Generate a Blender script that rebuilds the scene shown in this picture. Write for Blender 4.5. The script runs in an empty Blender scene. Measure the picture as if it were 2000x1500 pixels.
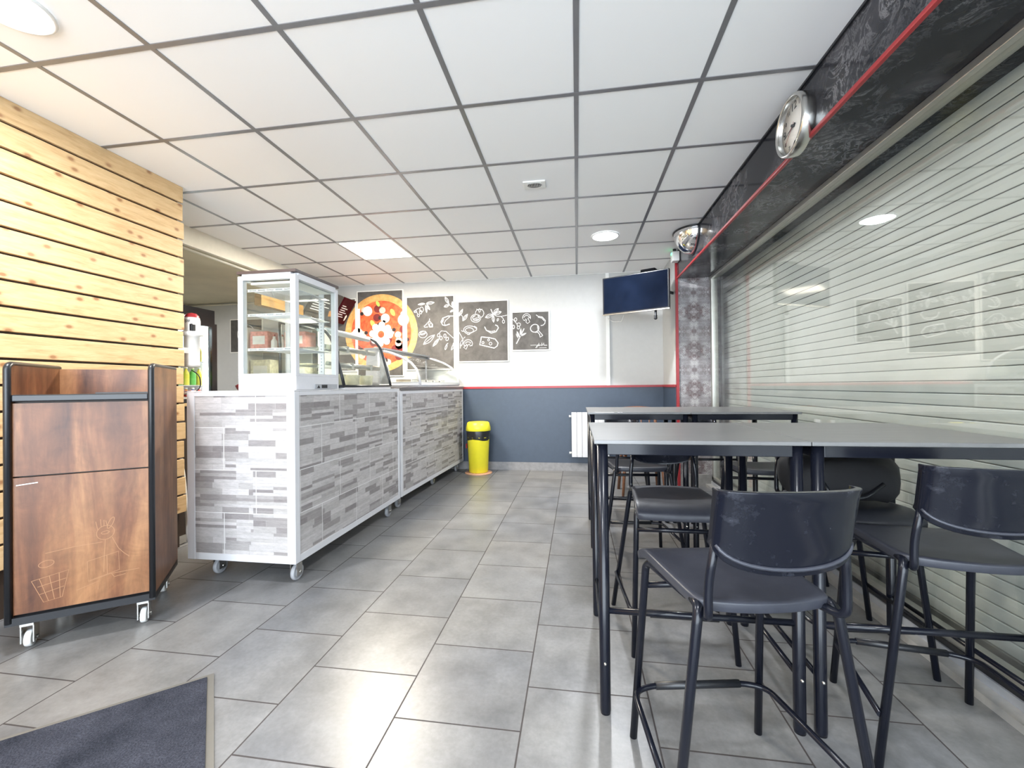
import bpy, bmesh, math, random
from mathutils import Vector, Matrix
random.seed(7)
S = bpy.context.scene
COL = S.collection
# ------------------------------------------------------------------ camera
FPX = 829.8
YAW, PITCH, ROLL = -0.1516, 0.0051, -0.0108
EYE = 1.13
cam_d = bpy.data.cameras.new('camera')
cam_d.sensor_fit = 'HORIZONTAL'; cam_d.sensor_width = 36.0
cam_d.lens = FPX / 2000 * 36.0
cam_d.clip_start = 0.02
cam = bpy.data.objects.new('camera', cam_d); COL.objects.link(cam)
_f = Vector((math.sin(YAW)*math.cos(PITCH), math.cos(YAW)*math.cos(PITCH), math.sin(PITCH)))
_r = Vector((math.cos(YAW), -math.sin(YAW), 0)); _u = _r.cross(_f)
_r2 = math.cos(ROLL)*_r + math.sin(ROLL)*_u; _u2 = -math.sin(ROLL)*_r + math.cos(ROLL)*_u
M = Matrix((( _r2.x, _u2.x, -_f.x, 0), (_r2.y, _u2.y, -_f.y, 0), (_r2.z, _u2.z, -_f.z, 0), (0, 0, 0, 1)))
M.translation = Vector((0, 0, EYE)); cam.matrix_world = M
S.camera = cam
# ------------------------------------------------------------------ view, sky
vs = S.view_settings
vs.view_transform = 'Standard'; vs.look = 'None'; vs.gamma = 1.0; vs.use_curve_mapping = False
vs.exposure = 0.72
S.cycles.max_bounces = 10; S.cycles.diffuse_bounces = 6; S.cycles.glossy_bounces = 5
S.cycles.transparent_max_bounces = 24
S.cycles.caustics_reflective = False; S.cycles.caustics_refractive = False
S.cycles.sample_clamp_indirect = 6.0
w = bpy.data.worlds.new('sky'); S.world = w; w.use_nodes = True
w.node_tree.nodes['Background'].inputs[0].default_value = (0.80, 0.90, 1.0, 1)
w.node_tree.nodes['Background'].inputs[1].default_value = 8.0
C = 2.599           # ceiling height
YB = 5.69           # back wall
XB = 1.12           # beam face
ZB = 2.314          # underside of the beam
XG = 1.47           # glass
# daylight through the shop front behind the camera: a portal in the opening
def area_light(name, loc, rot, sx, sy, power, col, portal=False, shape='RECTANGLE', spread=None):
    l = bpy.data.lights.new(name, 'AREA'); l.shape = shape; l.size = sx; l.size_y = sy
    l.energy = power; l.color = col
    if spread: l.spread = spread
    if portal: l.cycles.is_portal = True
    o = bpy.data.objects.new(name, l); COL.objects.link(o); o.location = loc; o.rotation_euler = rot
    return o
area_light('daylight_portal', (-0.6, -1.98, 1.35), (math.radians(90), 0, 0), 4.0, 2.3, 1.0, (1, 1, 1), portal=True)

# ------------------------------------------------------------------ node helpers
class NT:
    def __init__(s, name):
        s.m = bpy.data.materials.new(name); s.m.use_nodes = True
        s.t = s.m.node_tree; s.b = s.t.nodes['Principled BSDF']; s.out = s.t.nodes['Material Output']
    def n(s, typ, **kw):
        x = s.t.nodes.new(typ)
        for k, v in kw.items():
            if k.startswith('i_'):
                key = k[2:]; key = int(key) if key.isdigit() else key.replace('_', ' ')
                s.put(x.inputs[key], v)
            else: setattr(x, k, v)
        return x
    def put(s, sock, v):
        if isinstance(v, bpy.types.NodeSocket): s.t.links.new(v, sock)
        else: sock.default_value = v
    def math(s, op, a, b=None, c=None):
        x = s.n('ShaderNodeMath', operation=op); s.put(x.inputs[0], a)
        if b is not None: s.put(x.inputs[1], b)
        if c is not None: s.put(x.inputs[2], c)
        return x.outputs[0]
    def pos(s):
        g = s.n('ShaderNodeNewGeometry'); return g.outputs['Position']
    def obj(s):
        g = s.n('ShaderNodeTexCoord'); return g.outputs['Object']
    def sep(s, v):
        x = s.n('ShaderNodeSeparateXYZ'); s.put(x.inputs[0], v); return x.outputs
    def comb(s, a, b, c):
        x = s.n('ShaderNodeCombineXYZ'); s.put(x.inputs[0], a); s.put(x.inputs[1], b); s.put(x.inputs[2], c); return x.outputs[0]
    def noise(s, v, scale, detail=4, rough=.55, dist=0):
        x = s.n('ShaderNodeTexNoise'); s.put(x.inputs['Vector'], v)
        x.inputs['Scale'].default_value = scale; x.inputs['Detail'].default_value = detail
        x.inputs['Roughness'].default_value = rough; x.inputs['Distortion'].default_value = dist
        return x.outputs['Fac']
    def ramp(s, fac, stops):
        x = s.n('ShaderNodeValToRGB'); s.put(x.inputs[0], fac); cr = x.color_ramp
        while len(cr.elements) < len(stops): cr.elements.new(0.5)
        for e, (p, c) in zip(cr.elements, stops):
            e.position = p; e.color = (c[0], c[1], c[2], 1) if not isinstance(c, (int, float)) else (c, c, c, 1)
        return x.outputs[0]
    def mix(s, f, a, b, mode='MIX'):
        x = s.n('ShaderNodeMix', data_type='RGBA', blend_type=mode); s.put(x.inputs[0], f)
        for k, v in ((6, a), (7, b)):
            if isinstance(v, tuple): v = (*v, 1) if len(v) == 3 else v
            s.put(x.inputs[k], v)
        return x.outputs[2]
    def scale(s, v, sc):
        x = s.n('ShaderNodeVectorMath', operation='MULTIPLY'); s.put(x.inputs[0], v); x.inputs[1].default_value = sc; return x.outputs[0]
    def bump(s, h, strength=.2, dist=.002):
        x = s.n('ShaderNodeBump'); x.inputs['Strength'].default_value = strength; x.inputs['Distance'].default_value = dist
        s.put(x.inputs['Height'], h); s.put(s.b.inputs['Normal'], x.outputs[0])
    def set(s, color=None, rough=None, metal=None, spec=None, **kw):
        if color is not None: s.put(s.b.inputs['Base Color'], (*color, 1) if isinstance(color, tuple) else color)
        if rough is not None: s.put(s.b.inputs['Roughness'], rough)
        if metal is not None: s.put(s.b.inputs['Metallic'], metal)
        if spec is not None: s.put(s.b.inputs['Specular IOR Level'], spec)
        for k, v in kw.items(): s.put(s.b.inputs[k.replace('_', ' ')], v)
        return s.m

def plain(name, c, rough=.5, metal=0, spec=.5, var=.04, scale=18, bump=0):
    t = NT(name); n = t.noise(t.pos(), scale, 3)
    lo = tuple(max(0, x*(1-var)) for x in c); hi = tuple(min(1, x*(1+var)) for x in c)
    t.set(t.ramp(n, [(.3, lo), (.7, hi)]), rough, metal, spec)
    if bump: t.bump(t.noise(t.pos(), scale*8, 3), bump, .001)
    return t.m
def emis(name, c, s):
    t = NT(name); t.set((c[0]*.8, c[1]*.8, c[2]*.8), .5); t.b.inputs['Emission Color'].default_value = (*c, 1)
    t.b.inputs['Emission Strength'].default_value = s; return t.m
def glass_mat(name, tint=(1, 1, 1), ior=1.45, rough=0.0, boost=1.0):
    t = NT(name); t.t.nodes.remove(t.b)
    tr = t.n('ShaderNodeBsdfTransparent'); tr.inputs[0].default_value = (*tint, 1)
    gl = t.n('ShaderNodeBsdfGlossy'); gl.inputs['Roughness'].default_value = rough
    lw = t.n('ShaderNodeLayerWeight'); lw.inputs[0].default_value = .5
    f0 = ((ior-1)/(ior+1))**2*boost
    f = t.math('MULTIPLY_ADD', t.math('POWER', lw.outputs['Facing'], 5.0), 1-f0, f0)
    mx = t.n('ShaderNodeMixShader'); t.put(mx.inputs[0], f)
    t.t.links.new(tr.outputs[0], mx.inputs[1]); t.t.links.new(gl.outputs[0], mx.inputs[2])
    t.t.links.new(mx.outputs[0], t.out.inputs['Surface']); return t.m

MT = {}
MT['white_paint'] = plain('white_wall_paint', (.54, .54, .53), .6, var=.02, bump=.05)
MT['cream_paint'] = plain('cream_wall_paint', (.74, .71, .62), .6, var=.03)
MT['kitchen_ceiling'] = plain('kitchen_ceiling_plaster', (.58, .54, .41), .8, var=.08, scale=3)
MT['slate'] = plain('slate_blue_paint', (.042, .060, .092), .4, var=.06)
MT['red'] = plain('red_trim_paint', (.32, .018, .024), .35, var=.05)
MT['white_metal'] = plain('white_powder_metal', (.64, .64, .66), .35, var=.02)
MT['white_plastic'] = plain('white_plastic', (.82, .82, .80), .4, var=.02)
MT['grey_plastic'] = plain('grey_plastic', (.36, .37, .39), .4)
MT['black_plastic'] = plain('black_plastic', (.012, .013, .016), .35)
MT['black_metal'] = plain('black_tube_metal', (.006, .007, .012), .22, metal=0, spec=.32)
MT['chrome'] = plain('brushed_steel', (.62, .61, .58), .22, metal=1, var=.05)
MT['alu'] = plain('aluminium_frame', (.50, .49, .45), .32, metal=.8, var=.06)
MT['dark_brown'] = plain('dark_brown_wood', (.035, .022, .015), .5)
MT['yellow'] = plain('yellow_plastic', (.88, .78, .035), .38, var=.02)
MT['bag'] = plain('black_bag_plastic', (.02, .02, .02), .3, bump=.5)
MT['terracotta'] = plain('terracotta_disc', (.60, .33, .20), .5)
MT['mirror'] = plain('mirror_surface', (.9, .9, .9), .03, metal=1, var=0)
MT['glass'] = glass_mat('display_glass', (.96, .985, .975), 1.45)
MT['window_glass'] = glass_mat('window_glass', (.96, .975, .965), 1.55, boost=2.5)
MT['screen'] = plain('dark_screen', (.004, .007, .016), .08, spec=.10, var=.3, scale=4)
MT['chalk'] = plain('white_chalk', (.80, .80, .80), .9)
MT['lamp'] = emis('lamp_diffuser', (.93, .96, 1.0), 28)
MT['panel_lamp'] = emis('panel_diffuser', (1.0, .93, .80), 30)
MT['led'] = emis('cooler_led', (.85, .95, 1.0), 9)
MT['green_led'] = emis('green_led', (.1, 1.0, .35), 3)

# floor tiles .437 x .42 laid half bond
t = NT('floor_tiles'); p = t.sep(t.pos())
u = t.math('ADD', p[1], -1.8005+.4193*20); v = t.math('ADD', p[0], .1949+.4371*20)
def brick(t, u, v, bw, bh, mortar, c1, c2, cm, off=.5, freq=2, bias=0, smooth=.0):
    b = t.n('ShaderNodeTexBrick', offset=off, offset_frequency=freq, squash=1, squash_frequency=2)
    t.put(b.inputs['Vector'], t.comb(u, v, 0.0)); b.inputs['Scale'].default_value = 1
    b.inputs['Brick Width'].default_value = bw; b.inputs['Row Height'].default_value = bh
    b.inputs['Mortar Size'].default_value = mortar; b.inputs['Mortar Smooth'].default_value = smooth; b.inputs['Bias'].default_value = bias
    for k, c in (('Color1', c1), ('Color2', c2), ('Mortar', cm)): b.inputs[k].default_value = (*c, 1)
    return b
b = brick(t, u, v, .4193, .4371, .0028, (.145, .148, .152), (.195, .194, .190), (.045, .038, .037))
n1 = t.noise(t.pos(), 5, 6, .65); n2 = t.noise(t.pos(), 60, 4, .6); n3 = t.noise(t.pos(), 1.3, 3, .5)
c = t.mix(1.0, b.outputs['Color'], t.ramp(n1, [(.3, .72), (.7, 1.22)]), 'MULTIPLY')
c = t.mix(.6, c, t.ramp(n2, [(.3, .85), (.7, 1.15)]), 'MULTIPLY')
c = t.mix(.5, c, t.ramp(n3, [(.35, (.95, .97, 1.05)), (.65, (1.06, 1.0, .92))]), 'MULTIPLY')
rg = t.math('MULTIPLY_ADD', n1, .22, .22)
rg = t.math('MULTIPLY_ADD', b.outputs['Fac'], .4, rg)
t.set(c, rg, 0, .5); t.bump(t.math('MULTIPLY_ADD', b.outputs['Fac'], -1.0, t.math('MULTIPLY', n2, .15)), .25, .002)
MT['floor'] = t.m

# ceiling tile
t = NT('ceiling_tiles'); n = t.noise(t.pos(), 140, 3)
p = t.sep(t.pos())
ix = t.math('FLOOR', t.math('DIVIDE', t.math('ADD', p[0], -.0131), .6)); iy = t.math('FLOOR', t.math('DIVIDE', t.math('ADD', p[1], -1.5569), .6))
wn = t.n('ShaderNodeTexWhiteNoise', noise_dimensions='2D'); t.put(wn.inputs['Vector'], t.comb(ix, iy, 0.0))
c = t.mix(t.math('MULTIPLY', wn.outputs['Value'], .5), (.92, .925, .93), (.87, .87, .875))
t.set(c, .85); t.bump(n, .15, .001); MT['ceiling'] = t.m
MT['tbar'] = plain('ceiling_grid_metal', (.26, .26, .275), .34, metal=.55, var=.05)

# marble
def marble(name, base, vein, mirror=False, rough=.12, scale=2.2):
    t = NT(name); P = t.pos()
    if mirror:
        s = t.sep(P)
        a = t.math('ABSOLUTE', t.math('SUBTRACT', s[0], 1.295))
        z = t.math('PINGPONG', s[2], .215)
        P = t.comb(a, t.math('MULTIPLY', s[1], .3), z)
    n1 = t.noise(P, scale, 8, .62, .8); n2 = t.noise(P, scale*4, 8, .68, 1.4); n3 = t.noise(P, scale*1.2, 2, .5)
    v = t.math('ABSOLUTE', t.math('SUBTRACT', n2, .5))
    veins = t.ramp(v, [(.0, 1.0), (.035, .12), (.2, 0)])
    veins = t.math('MULTIPLY', veins, t.ramp(n3, [(.42, 0), (.62, 1)]))
    c = t.ramp(n1, [(.3, base[0]), (.52, base[1]), (.7, base[2])])
    t.set(t.mix(veins, c, vein), rough, 0, .25); return t.m
MT['dark_marble'] = marble('dark_marble', ((.004, .004, .007), (.011, .012, .017), (.055, .054, .064)), (.20, .20, .215))
MT['pier_marble'] = marble('mirrored_marble', ((.10, .05, .05), (.23, .21, .215), (.36, .345, .35)), (.80, .78, .78), True, .25, 11.0)

# pine cladding (boards along y, pitch .1315)
t = NT('pine_boards'); P = t.pos(); s = t.sep(P)
bi = t.math('FLOOR', t.math('DIVIDE', t.math('ADD', s[2], -2.477+.1315*30), .1315))
sh = t.math('MULTIPLY', bi, 3.37)
Q = t.comb(t.math('MULTIPLY', s[2], 9.0), t.math('ADD', t.math('MULTIPLY', s[1], 1.1), sh), s[0])
g1 = t.noise(Q, 5, 6, .6, .6); g2 = t.noise(Q, 22, 4, .6, .3)
vo = t.n('ShaderNodeTexVoronoi', voronoi_dimensions='2D'); t.put(vo.inputs['Vector'], t.comb(t.math('ADD', t.math('MULTIPLY', s[1], .62), sh), t.math('MULTIPLY', s[2], 1.0), 0.0)); vo.inputs['Scale'].default_value = 7.5
knot = t.ramp(vo.outputs['Distance'], [(.045, 1), (.085, .35), (.13, 0)])
c = t.ramp(g1, [(.28, (.50, .31, .14)), (.5, (.64, .44, .225)), (.72, (.70, .51, .28))])
c = t.mix(.35, c, t.ramp(g2, [(.3, (.75, .68, .6)), (.7, (1.1, 1.1, 1.1))]), 'MULTIPLY')
c = t.mix(knot, c, (.30, .14, .055))
wn = t.n('ShaderNodeTexWhiteNoise', noise_dimensions='1D'); t.put(wn.inputs['W'], bi)
c = t.mix(t.math('MULTIPLY', wn.outputs['Value'], .25), c, (.64, .48, .30))
t.set(c, .5, 0, .35); MT['pine'] = t.m

# walnut laminate of the waste cabinet (vertical grain, object space)
t = NT('walnut_laminate'); s = t.sep(t.obj())
Q = t.comb(t.math('MULTIPLY', s[0], 1.0), s[1], t.math('MULTIPLY', s[2], .16))
n1 = t.noise(Q, 7, 5, .55, .5); n2 = t.noise(Q, 55, 5, .7, .4); n3 = t.noise(t.obj(), 7, 5, .6, 2.5)
c = t.ramp(n1, [(.32, (.060, .022, .012)), (.5, (.165, .066, .030)), (.68, (.31, .15, .068))])
c = t.mix(.5, c, t.ramp(n2, [(.3, .65), (.7, 1.25)]), 'MULTIPLY')
c = t.mix(.5, c, t.ramp(n3, [(.35, .72), (.65, 1.2)]), 'MULTIPLY')
t.set(c, .36, 0, .4); MT['walnut'] = t.m
MT['groove'] = plain('engraved_groove', (.36, .185, .09), .6)

# stone strip cladding; axis = 0 for faces along x, 1 for faces along y
def strips(name, axis, u0, z0):
    t = NT(name); P = t.pos(); s = t.sep(P)
    u = t.math('ADD', s[axis], u0+10.08); z = t.math('ADD', s[2], z0+2.5)
    big = brick(t, u, z, .42, .25, .0022, (1, 1, 1), (1, 1, 1), (0, 0, 0))
    def tone(br, mid):
        return t.mix(br.outputs['Fac'], t.ramp(br.outputs['Color'], [(0, (.51, .485, .48)), (.45, (.45, .43, .425)), (.62, mid), (.76, (.29, .27, .265)), (1.0, (.23, .21, .21))]), (.37, .35, .34))
    st = brick(t, t.math('ADD', u, .013), z, .175, .0357, .0009, (0, 0, 0), (1, 1, 1), (0, 0, 0), off=.37, freq=3)
    st2 = brick(t, t.math('ADD', u, .07), z, .24, .01785, .0006, (0, 0, 0), (1, 1, 1), (0, 0, 0), off=.61, freq=4)
    sw = brick(t, t.math('ADD', u, .02), z, .42, .0714, .0, (0, 0, 0), (1, 1, 1), (0, 0, 0), off=.43, freq=3)
    c = t.mix(t.ramp(sw.outputs['Color'], [(.5, 0.0), (.52, 1.0)]), tone(st, (.39, .37, .36)), tone(st2, (.42, .40, .39)))
    g = t.noise(t.comb(t.math('MULTIPLY', u, .25), s[1-axis], z), 70, 5, .75)
    c = t.mix(.6, c, t.ramp(g, [(.3, .70), (.7, 1.25)]), 'MULTIPLY')
    c = t.mix(big.outputs['Fac'], c, (.68, .67, .66))
    t.set(c, .45, 0, .4); return t.m
MT['strip_x'] = strips('stone_strip_front', 0, 1.60-.02-.154, -.155)
MT['strip_y'] = strips('stone_strip_side', 1, -2.685, -.155)

# table top, slightly streaked dark laminate
t = NT('table_laminate'); s = t.sep(t.pos())
n = t.noise(t.comb(t.math('MULTIPLY', s[0], 1.5), t.math('MULTIPLY', s[1], 14), s[2]), 3, 6, .65)
t.set(t.ramp(n, [(.3, (.10, .10, .10)), (.7, (.155, .155, .155))]), .33, 0, .8); MT['table'] = t.m
t = NT('stool_plastic'); n = t.noise(t.pos(), 260, 2); n2 = t.noise(t.pos(), 9, 5, .7)
t.set(t.ramp(n2, [(.35, (.024, .026, .036)), (.75, (.038, .041, .054))]), .42, 0, .5); t.bump(n, .25, .0006); MT['stool'] = t.m
t = NT('backrest_plastic'); n2 = t.noise(t.obj(), 16, 6, .75)
sm = t.ramp(n2, [(.57, 0.0), (.78, 1.0)])
t.set(t.mix(t.math('MULTIPLY', sm, .45), (.006, .007, .012), (.075, .08, .10)), t.math('MULTIPLY_ADD', sm, .25, .13), 0, .32); MT['backrest'] = t.m
t = NT('shutter_slats'); n = t.noise(t.pos(), 3, 4, .6)
gz = t.math('MODULO', t.math('ADD', t.sep(t.pos())[2], -.06+.0565*4-.0006), .0565)
gm = t.ramp(t.math('DIVIDE', gz, .0565), [(.0, 1.0), (.035, 0.0), (.955, 0.0), (.985, 1.0)])
t.set(t.mix(gm, t.ramp(n, [(.3, (.56, .57, .53)), (.7, (.66, .665, .63))]), (.09, .09, .085)), .42, 0, .4); MT['shutter'] = t.m
MT['shutter_gap'] = plain('shutter_groove', (.10, .10, .09), .7)
t = NT('blackboard'); n = t.noise(t.pos(), 6, 6, .7, .5)
t.set(t.ramp(n, [(.3, (.055, .050, .048)), (.7, (.12, .112, .105))]), .7); MT['board'] = t.m
t = NT('pizza_print'); n = t.noise(t.pos(), 22, 5, .6)
t.set(t.ramp(n, [(.35, (.50, .06, .02)), (.65, (.66, .15, .05))]), .5); MT['sauce'] = t.m
t = NT('crust_print'); n = t.noise(t.pos(), 14, 5, .6)
t.set(t.ramp(n, [(.3, (.55, .26, .07)), (.65, (.70, .45, .16))]), .5); MT['crust'] = t.m
MT['salami'] = plain('salami_print', (.17, .02, .02), .5, var=.2)
MT['leaf'] = plain('leaf_print', (.42, .55, .12), .5, var=.2)
MT['olive'] = plain('olive_print', (.03, .02, .02), .5)
MT['mushroom'] = plain('mushroom_print', (.60, .50, .42), .5, var=.2)
MT['egg'] = plain('white_print', (.86, .84, .80), .6)
t = NT('mat_pile'); P = t.pos()
n = t.noise(P, 190, 3, .7); n2 = t.noise(P, 7, 5, .65)
c = t.mix(.8, t.ramp(n2, [(.3, (.022, .024, .032)), (.7, (.055, .057, .072))]), t.ramp(n, [(.35, .55), (.65, 1.7)]), 'MULTIPLY')
t.set(c, .95, 0, .1); t.bump(n, .9, .004); MT['mat'] = t.m
MT['rubber'] = plain('grey_rubber', (.15, .14, .12), .6, bump=.3)

# ------------------------------------------------------------------ geometry helpers
def bm_box(bm, x0, x1, y0, y1, z0, z1, bev=0):
    t = bmesh.new()
    vs = [t.verts.new((x, y, z)) for x in (x0, x1) for y in (y0, y1) for z in (z0, z1)]
    for f in ((0, 1, 3, 2), (4, 6, 7, 5), (0, 4, 5, 1), (2, 3, 7, 6), (0, 2, 6, 4), (1, 5, 7, 3)):
        t.faces.new([vs[i] for i in f])
    if bev: bmesh.ops.bevel(t, geom=list(t.edges), offset=bev, segments=2, affect='EDGES', profile=.5)
    merge(bm, t)
def merge(bm, t, mat=None):
    if mat is not None: bmesh.ops.transform(t, matrix=mat, verts=list(t.verts))
    mp = {}
    for v in t.verts: mp[v] = bm.verts.new(v.co)
    for f in t.faces:
        try: nf = bm.faces.new([mp[v] for v in f.verts]); nf.smooth = f.smooth
        except ValueError: pass
    t.free()
def fillet(pts, r, n=5):
    pts = [Vector(p) for p in pts]; out = [pts[0]]
    for i in range(1, len(pts)-1):
        a, b, c = pts[i-1], pts[i], pts[i+1]
        rr = min(r, (a-b).length*.49, (c-b).length*.49)
        p, q = b+(a-b).normalized()*rr, b+(c-b).normalized()*rr
        for k in range(n+1):
            s = k/n; out.append((1-s)**2*p+2*s*(1-s)*b+s*s*q)
    out.append(pts[-1]); return out
def bm_tube(bm, pts, r, seg=10, caps=True, rad=None):
    pts = [Vector(p) for p in pts]; n = len(pts)
    tang = []
    for i in range(n):
        d = (pts[min(i+1, n-1)]-pts[max(i-1, 0)]); tang.append(d.normalized())
    up = Vector((0, 0, 1)) if abs(tang[0].z) < .9 else Vector((1, 0, 0))
    a = tang[0].cross(up).normalized(); rings = []
    for i in range(n):
        a = (a-tang[i]*a.dot(tang[i])).normalized(); b = tang[i].cross(a)
        ri = rad[i] if rad else r
        rings.append([bm.verts.new(pts[i]+a*math.cos(2*math.pi*k/seg)*ri+b*math.sin(2*math.pi*k/seg)*ri) for k in range(seg)])
    for i in range(n-1):
        for k in range(seg):
            f = bm.faces.new((rings[i][k], rings[i][(k+1) % seg], rings[i+1][(k+1) % seg], rings[i+1][k])); f.smooth = True
    if caps:
        bm.faces.new(rings[0][::-1]); bm.faces.new(rings[-1])
def bm_lathe(bm, prof, seg=32, center=(0, 0, 0), axis='Z', smooth=True):
    rings = []
    for r, z in prof:
        if r < 1e-5: rings.append([bm.verts.new(ax(axis, 0, 0, z, center))])
        else: rings.append([bm.verts.new(ax(axis, r*math.cos(2*math.pi*k/seg), r*math.sin(2*math.pi*k/seg), z, center)) for k in range(seg)])
    for a, b in zip(rings[:-1], rings[1:]):
        for k in range(seg):
            k2 = (k+1) % seg
            if len(a) == 1 and len(b) == 1: continue
            if len(a) == 1: f = bm.faces.new((a[0], b[k2], b[k]))
            elif len(b) == 1: f = bm.faces.new((a[k], a[k2], b[0]))
            else: f = bm.faces.new((a[k], a[k2], b[k2], b[k]))
            f.smooth = smooth
def ax(axis, x, y, z, c):
    if axis == 'Z': return (c[0]+x, c[1]+y, c[2]+z)
    if axis == 'X': return (c[0]+z, c[1]+x, c[2]+y)
    return (c[0]+x, c[1]+z, c[2]-y)
def bm_prism(bm, poly, ext, flat=True):
    """poly: list of 3D points, ext: extrusion vector"""
    ext = Vector(ext); a = [bm.verts.new(p) for p in poly]; b = [bm.verts.new(Vector(p)+ext) for p in poly]
    n = len(a); bm.faces.new(a); bm.faces.new(b[::-1])
    for i in range(n): bm.faces.new((a[i], b[i], b[(i+1) % n], a[(i+1) % n]))
def obj(name, bm, mat, parent=None, loc=None, recalc=True):
    if recalc: bmesh.ops.recalc_face_normals(bm, faces=list(bm.faces))
    me = bpy.data.meshes.new(name); bm.to_mesh(me); bm.free(); me.materials.append(mat)
    o = bpy.data.objects.new(name, me); COL.objects.link(o)
    if parent: o.parent = parent
    if loc: o.location = loc
    return o
def B(): return bmesh.new()
def box(name, x0, x1, y0, y1, z0, z1, mat, parent=None, bev=0):
    b = B(); bm_box(b, x0, x1, y0, y1, z0, z1, bev); return obj(name, b, mat, parent)
def tube(name, pts, r, mat, parent=None, seg=10, rad=None):
    b = B(); bm_tube(b, pts, r, seg, rad=rad); return obj(name, b, mat, parent)
def lathe(name, prof, mat, parent=None, center=(0, 0, 0), axis='Z', seg=32):
    b = B(); bm_lathe(b, prof, seg, center, axis); return obj(name, b, mat, parent)
def tag(o, label, cat, group=None):
    o['label'] = label; o['category'] = cat
    if group: o['group'] = group
    return o
def thing(name, label, cat, loc=(0, 0, 0), rz=0, group=None):
    o = bpy.data.objects.new(name, None); COL.objects.link(o); o.empty_display_size = .1
    o.location = loc; o.rotation_euler = (0, 0, rz); return tag(o, label, cat, group)
def struct(o): o['kind'] = 'structure'; return o
def dup(root, loc, rz, label, group=None):
    r = root.copy(); COL.objects.link(r); r.location = loc; r.rotation_euler = (0, 0, rz); r['label'] = label
    if group: r['group'] = group
    for ch in list(root.children):
        c = ch.copy(); COL.objects.link(c); c.parent = r
        for g in ch.children:
            d = g.copy(); COL.objects.link(d); d.parent = c
    return r
def text(name, s, size, mat, origin, right, up, parent=None, ext=.0006, align='CENTER'):
    cu = bpy.data.curves.new(name, 'FONT'); cu.body = s; cu.size = size; cu.extrude = ext; cu.align_x = align; cu.align_y = 'CENTER'
    o = bpy.data.objects.new(name, cu); COL.objects.link(o)
    bpy.context.view_layer.update()
    me = bpy.data.meshes.new_from_object(o.evaluated_get(bpy.context.evaluated_depsgraph_get()))
    bpy.data.objects.remove(o); me.materials.clear(); me.materials.append(mat)
    R = Vector(right).normalized(); U = Vector(up).normalized(); N = R.cross(U)
    m = Matrix(((R.x, U.x, N.x, origin[0]), (R.y, U.y, N.y, origin[1]), (R.z, U.z, N.z, origin[2]), (0, 0, 0, 1)))
    me.transform(m); me.name = name
    o = bpy.data.objects.new(name, me); COL.objects.link(o)
    if parent: o.parent = parent
    return o

# ================================================================== SETTING
struct(box('floor', -6.2, 2.6, -2.6, YB+.2, -.08, 0, MT['floor']))
struct(box('ceiling', -3.48, XB+.35, -2.2, YB+.05, C, C+.05, MT['ceiling']))
b = B()
for k in range(-6, 2):
    x = .0131+k*.6
    if -3.46 < x < XB: bm_box(b, x-.012, x+.012, -2.1, YB-.001, C-.003, C+.004)
for k in range(-6, 7):
    y = 1.5569+k*.6; bm_box(b, -3.48, XB-.001, y-.012, y+.012, C-.0035, C+.0035)
struct(obj('trim_1', b, MT['tbar']))
b = B(); bm_box(b, -3.48, 1.1, YB-.018, YB-.001, C-.006, C-.0005)
struct(obj('trim_2', b, MT['white_plastic']))
struct(box('trim_8', 1.110, XB-.0005, -2.1, 4.97, C-.012, C-.0005, MT['black_plastic']))
# back wall: white above the slate dado
bw = struct(box('wall_back', -6.2, 1.12, YB, YB+.12, 0, C+.05, MT['white_paint']))
d = box('dado', -2.6, 1.10, YB-.006, YB+.001, .105, 1.115, MT['slate'], bw)
struct(box('trim_3', -2.6, 1.10, YB-.016, YB, 1.10, 1.128, MT['red']))
t_ = struct(box('baseboard_back', -2.6, 1.10, YB-.018, YB, 0, .105, MT['rubber'])); t_.data.materials[0] = plain('skirting_tile', (.24, .235, .24), .4, var=.15)
# return wall between back wall and pier
rw = struct(box('wall_right', 1.10, 1.25, 4.985, YB+.12, 0, C+.05, MT['white_paint']))
box('dado', 1.096, 1.1005, 4.99, YB-.006, .0, 1.115, MT['slate'], rw)
b = B(); bm_box(b, 1.086, 1.0995, 4.99, YB-.016, 1.10, 1.128)
bm_box(b, 1.100, 1.128, 4.962, 4.992, .0, C-.001); struct(obj('trim_4', b, MT['red']))
# pier in mirrored marble
struct(box('wall_pier', 1.128, 1.53, 4.98, 5.4, 0, ZB+.02, MT['pier_marble']))
struct(box('wall_reveal', 1.53, 2.3, 5.19, 5.4, 0, ZB+.02, MT['dark_marble']))
b = B(); bm_box(b, 1.13, 1.46, 4.966, 4.98, 0, .13); struct(obj('baseboard_pier', b, plain('pier_skirting', (.26, .25, .24), .4, var=.15)))
# beam over the shop window
struct(box('wall_beam', XB, 2.1, -2.1, 5.4, ZB, C+.05, MT['dark_marble']))
b = B(); bm_box(b, XB-.010, XB+.010, -2.1, 4.99, ZB-.010, ZB+.010, .004); struct(obj('trim_5', b, MT['red']))
# left pine clad wall
wl = struct(box('wall_left', -2.97, -2.835, -2.1, 2.66, 0, C+.01, MT['dark_brown']))
b = B(); z = C-.001; gaps = [2.477-.1315*k for k in range(18)]
top = C-.001
for g in gaps:
    lo = g+.0065
    if lo < .1: break
    bm_box(b, -2.835, -2.812, -2.1, 2.685+random.uniform(-.006, .012), lo, top, .003)
    top = g-.0065
obj('pine_board_cladding', b, MT['pine'], wl)
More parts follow.
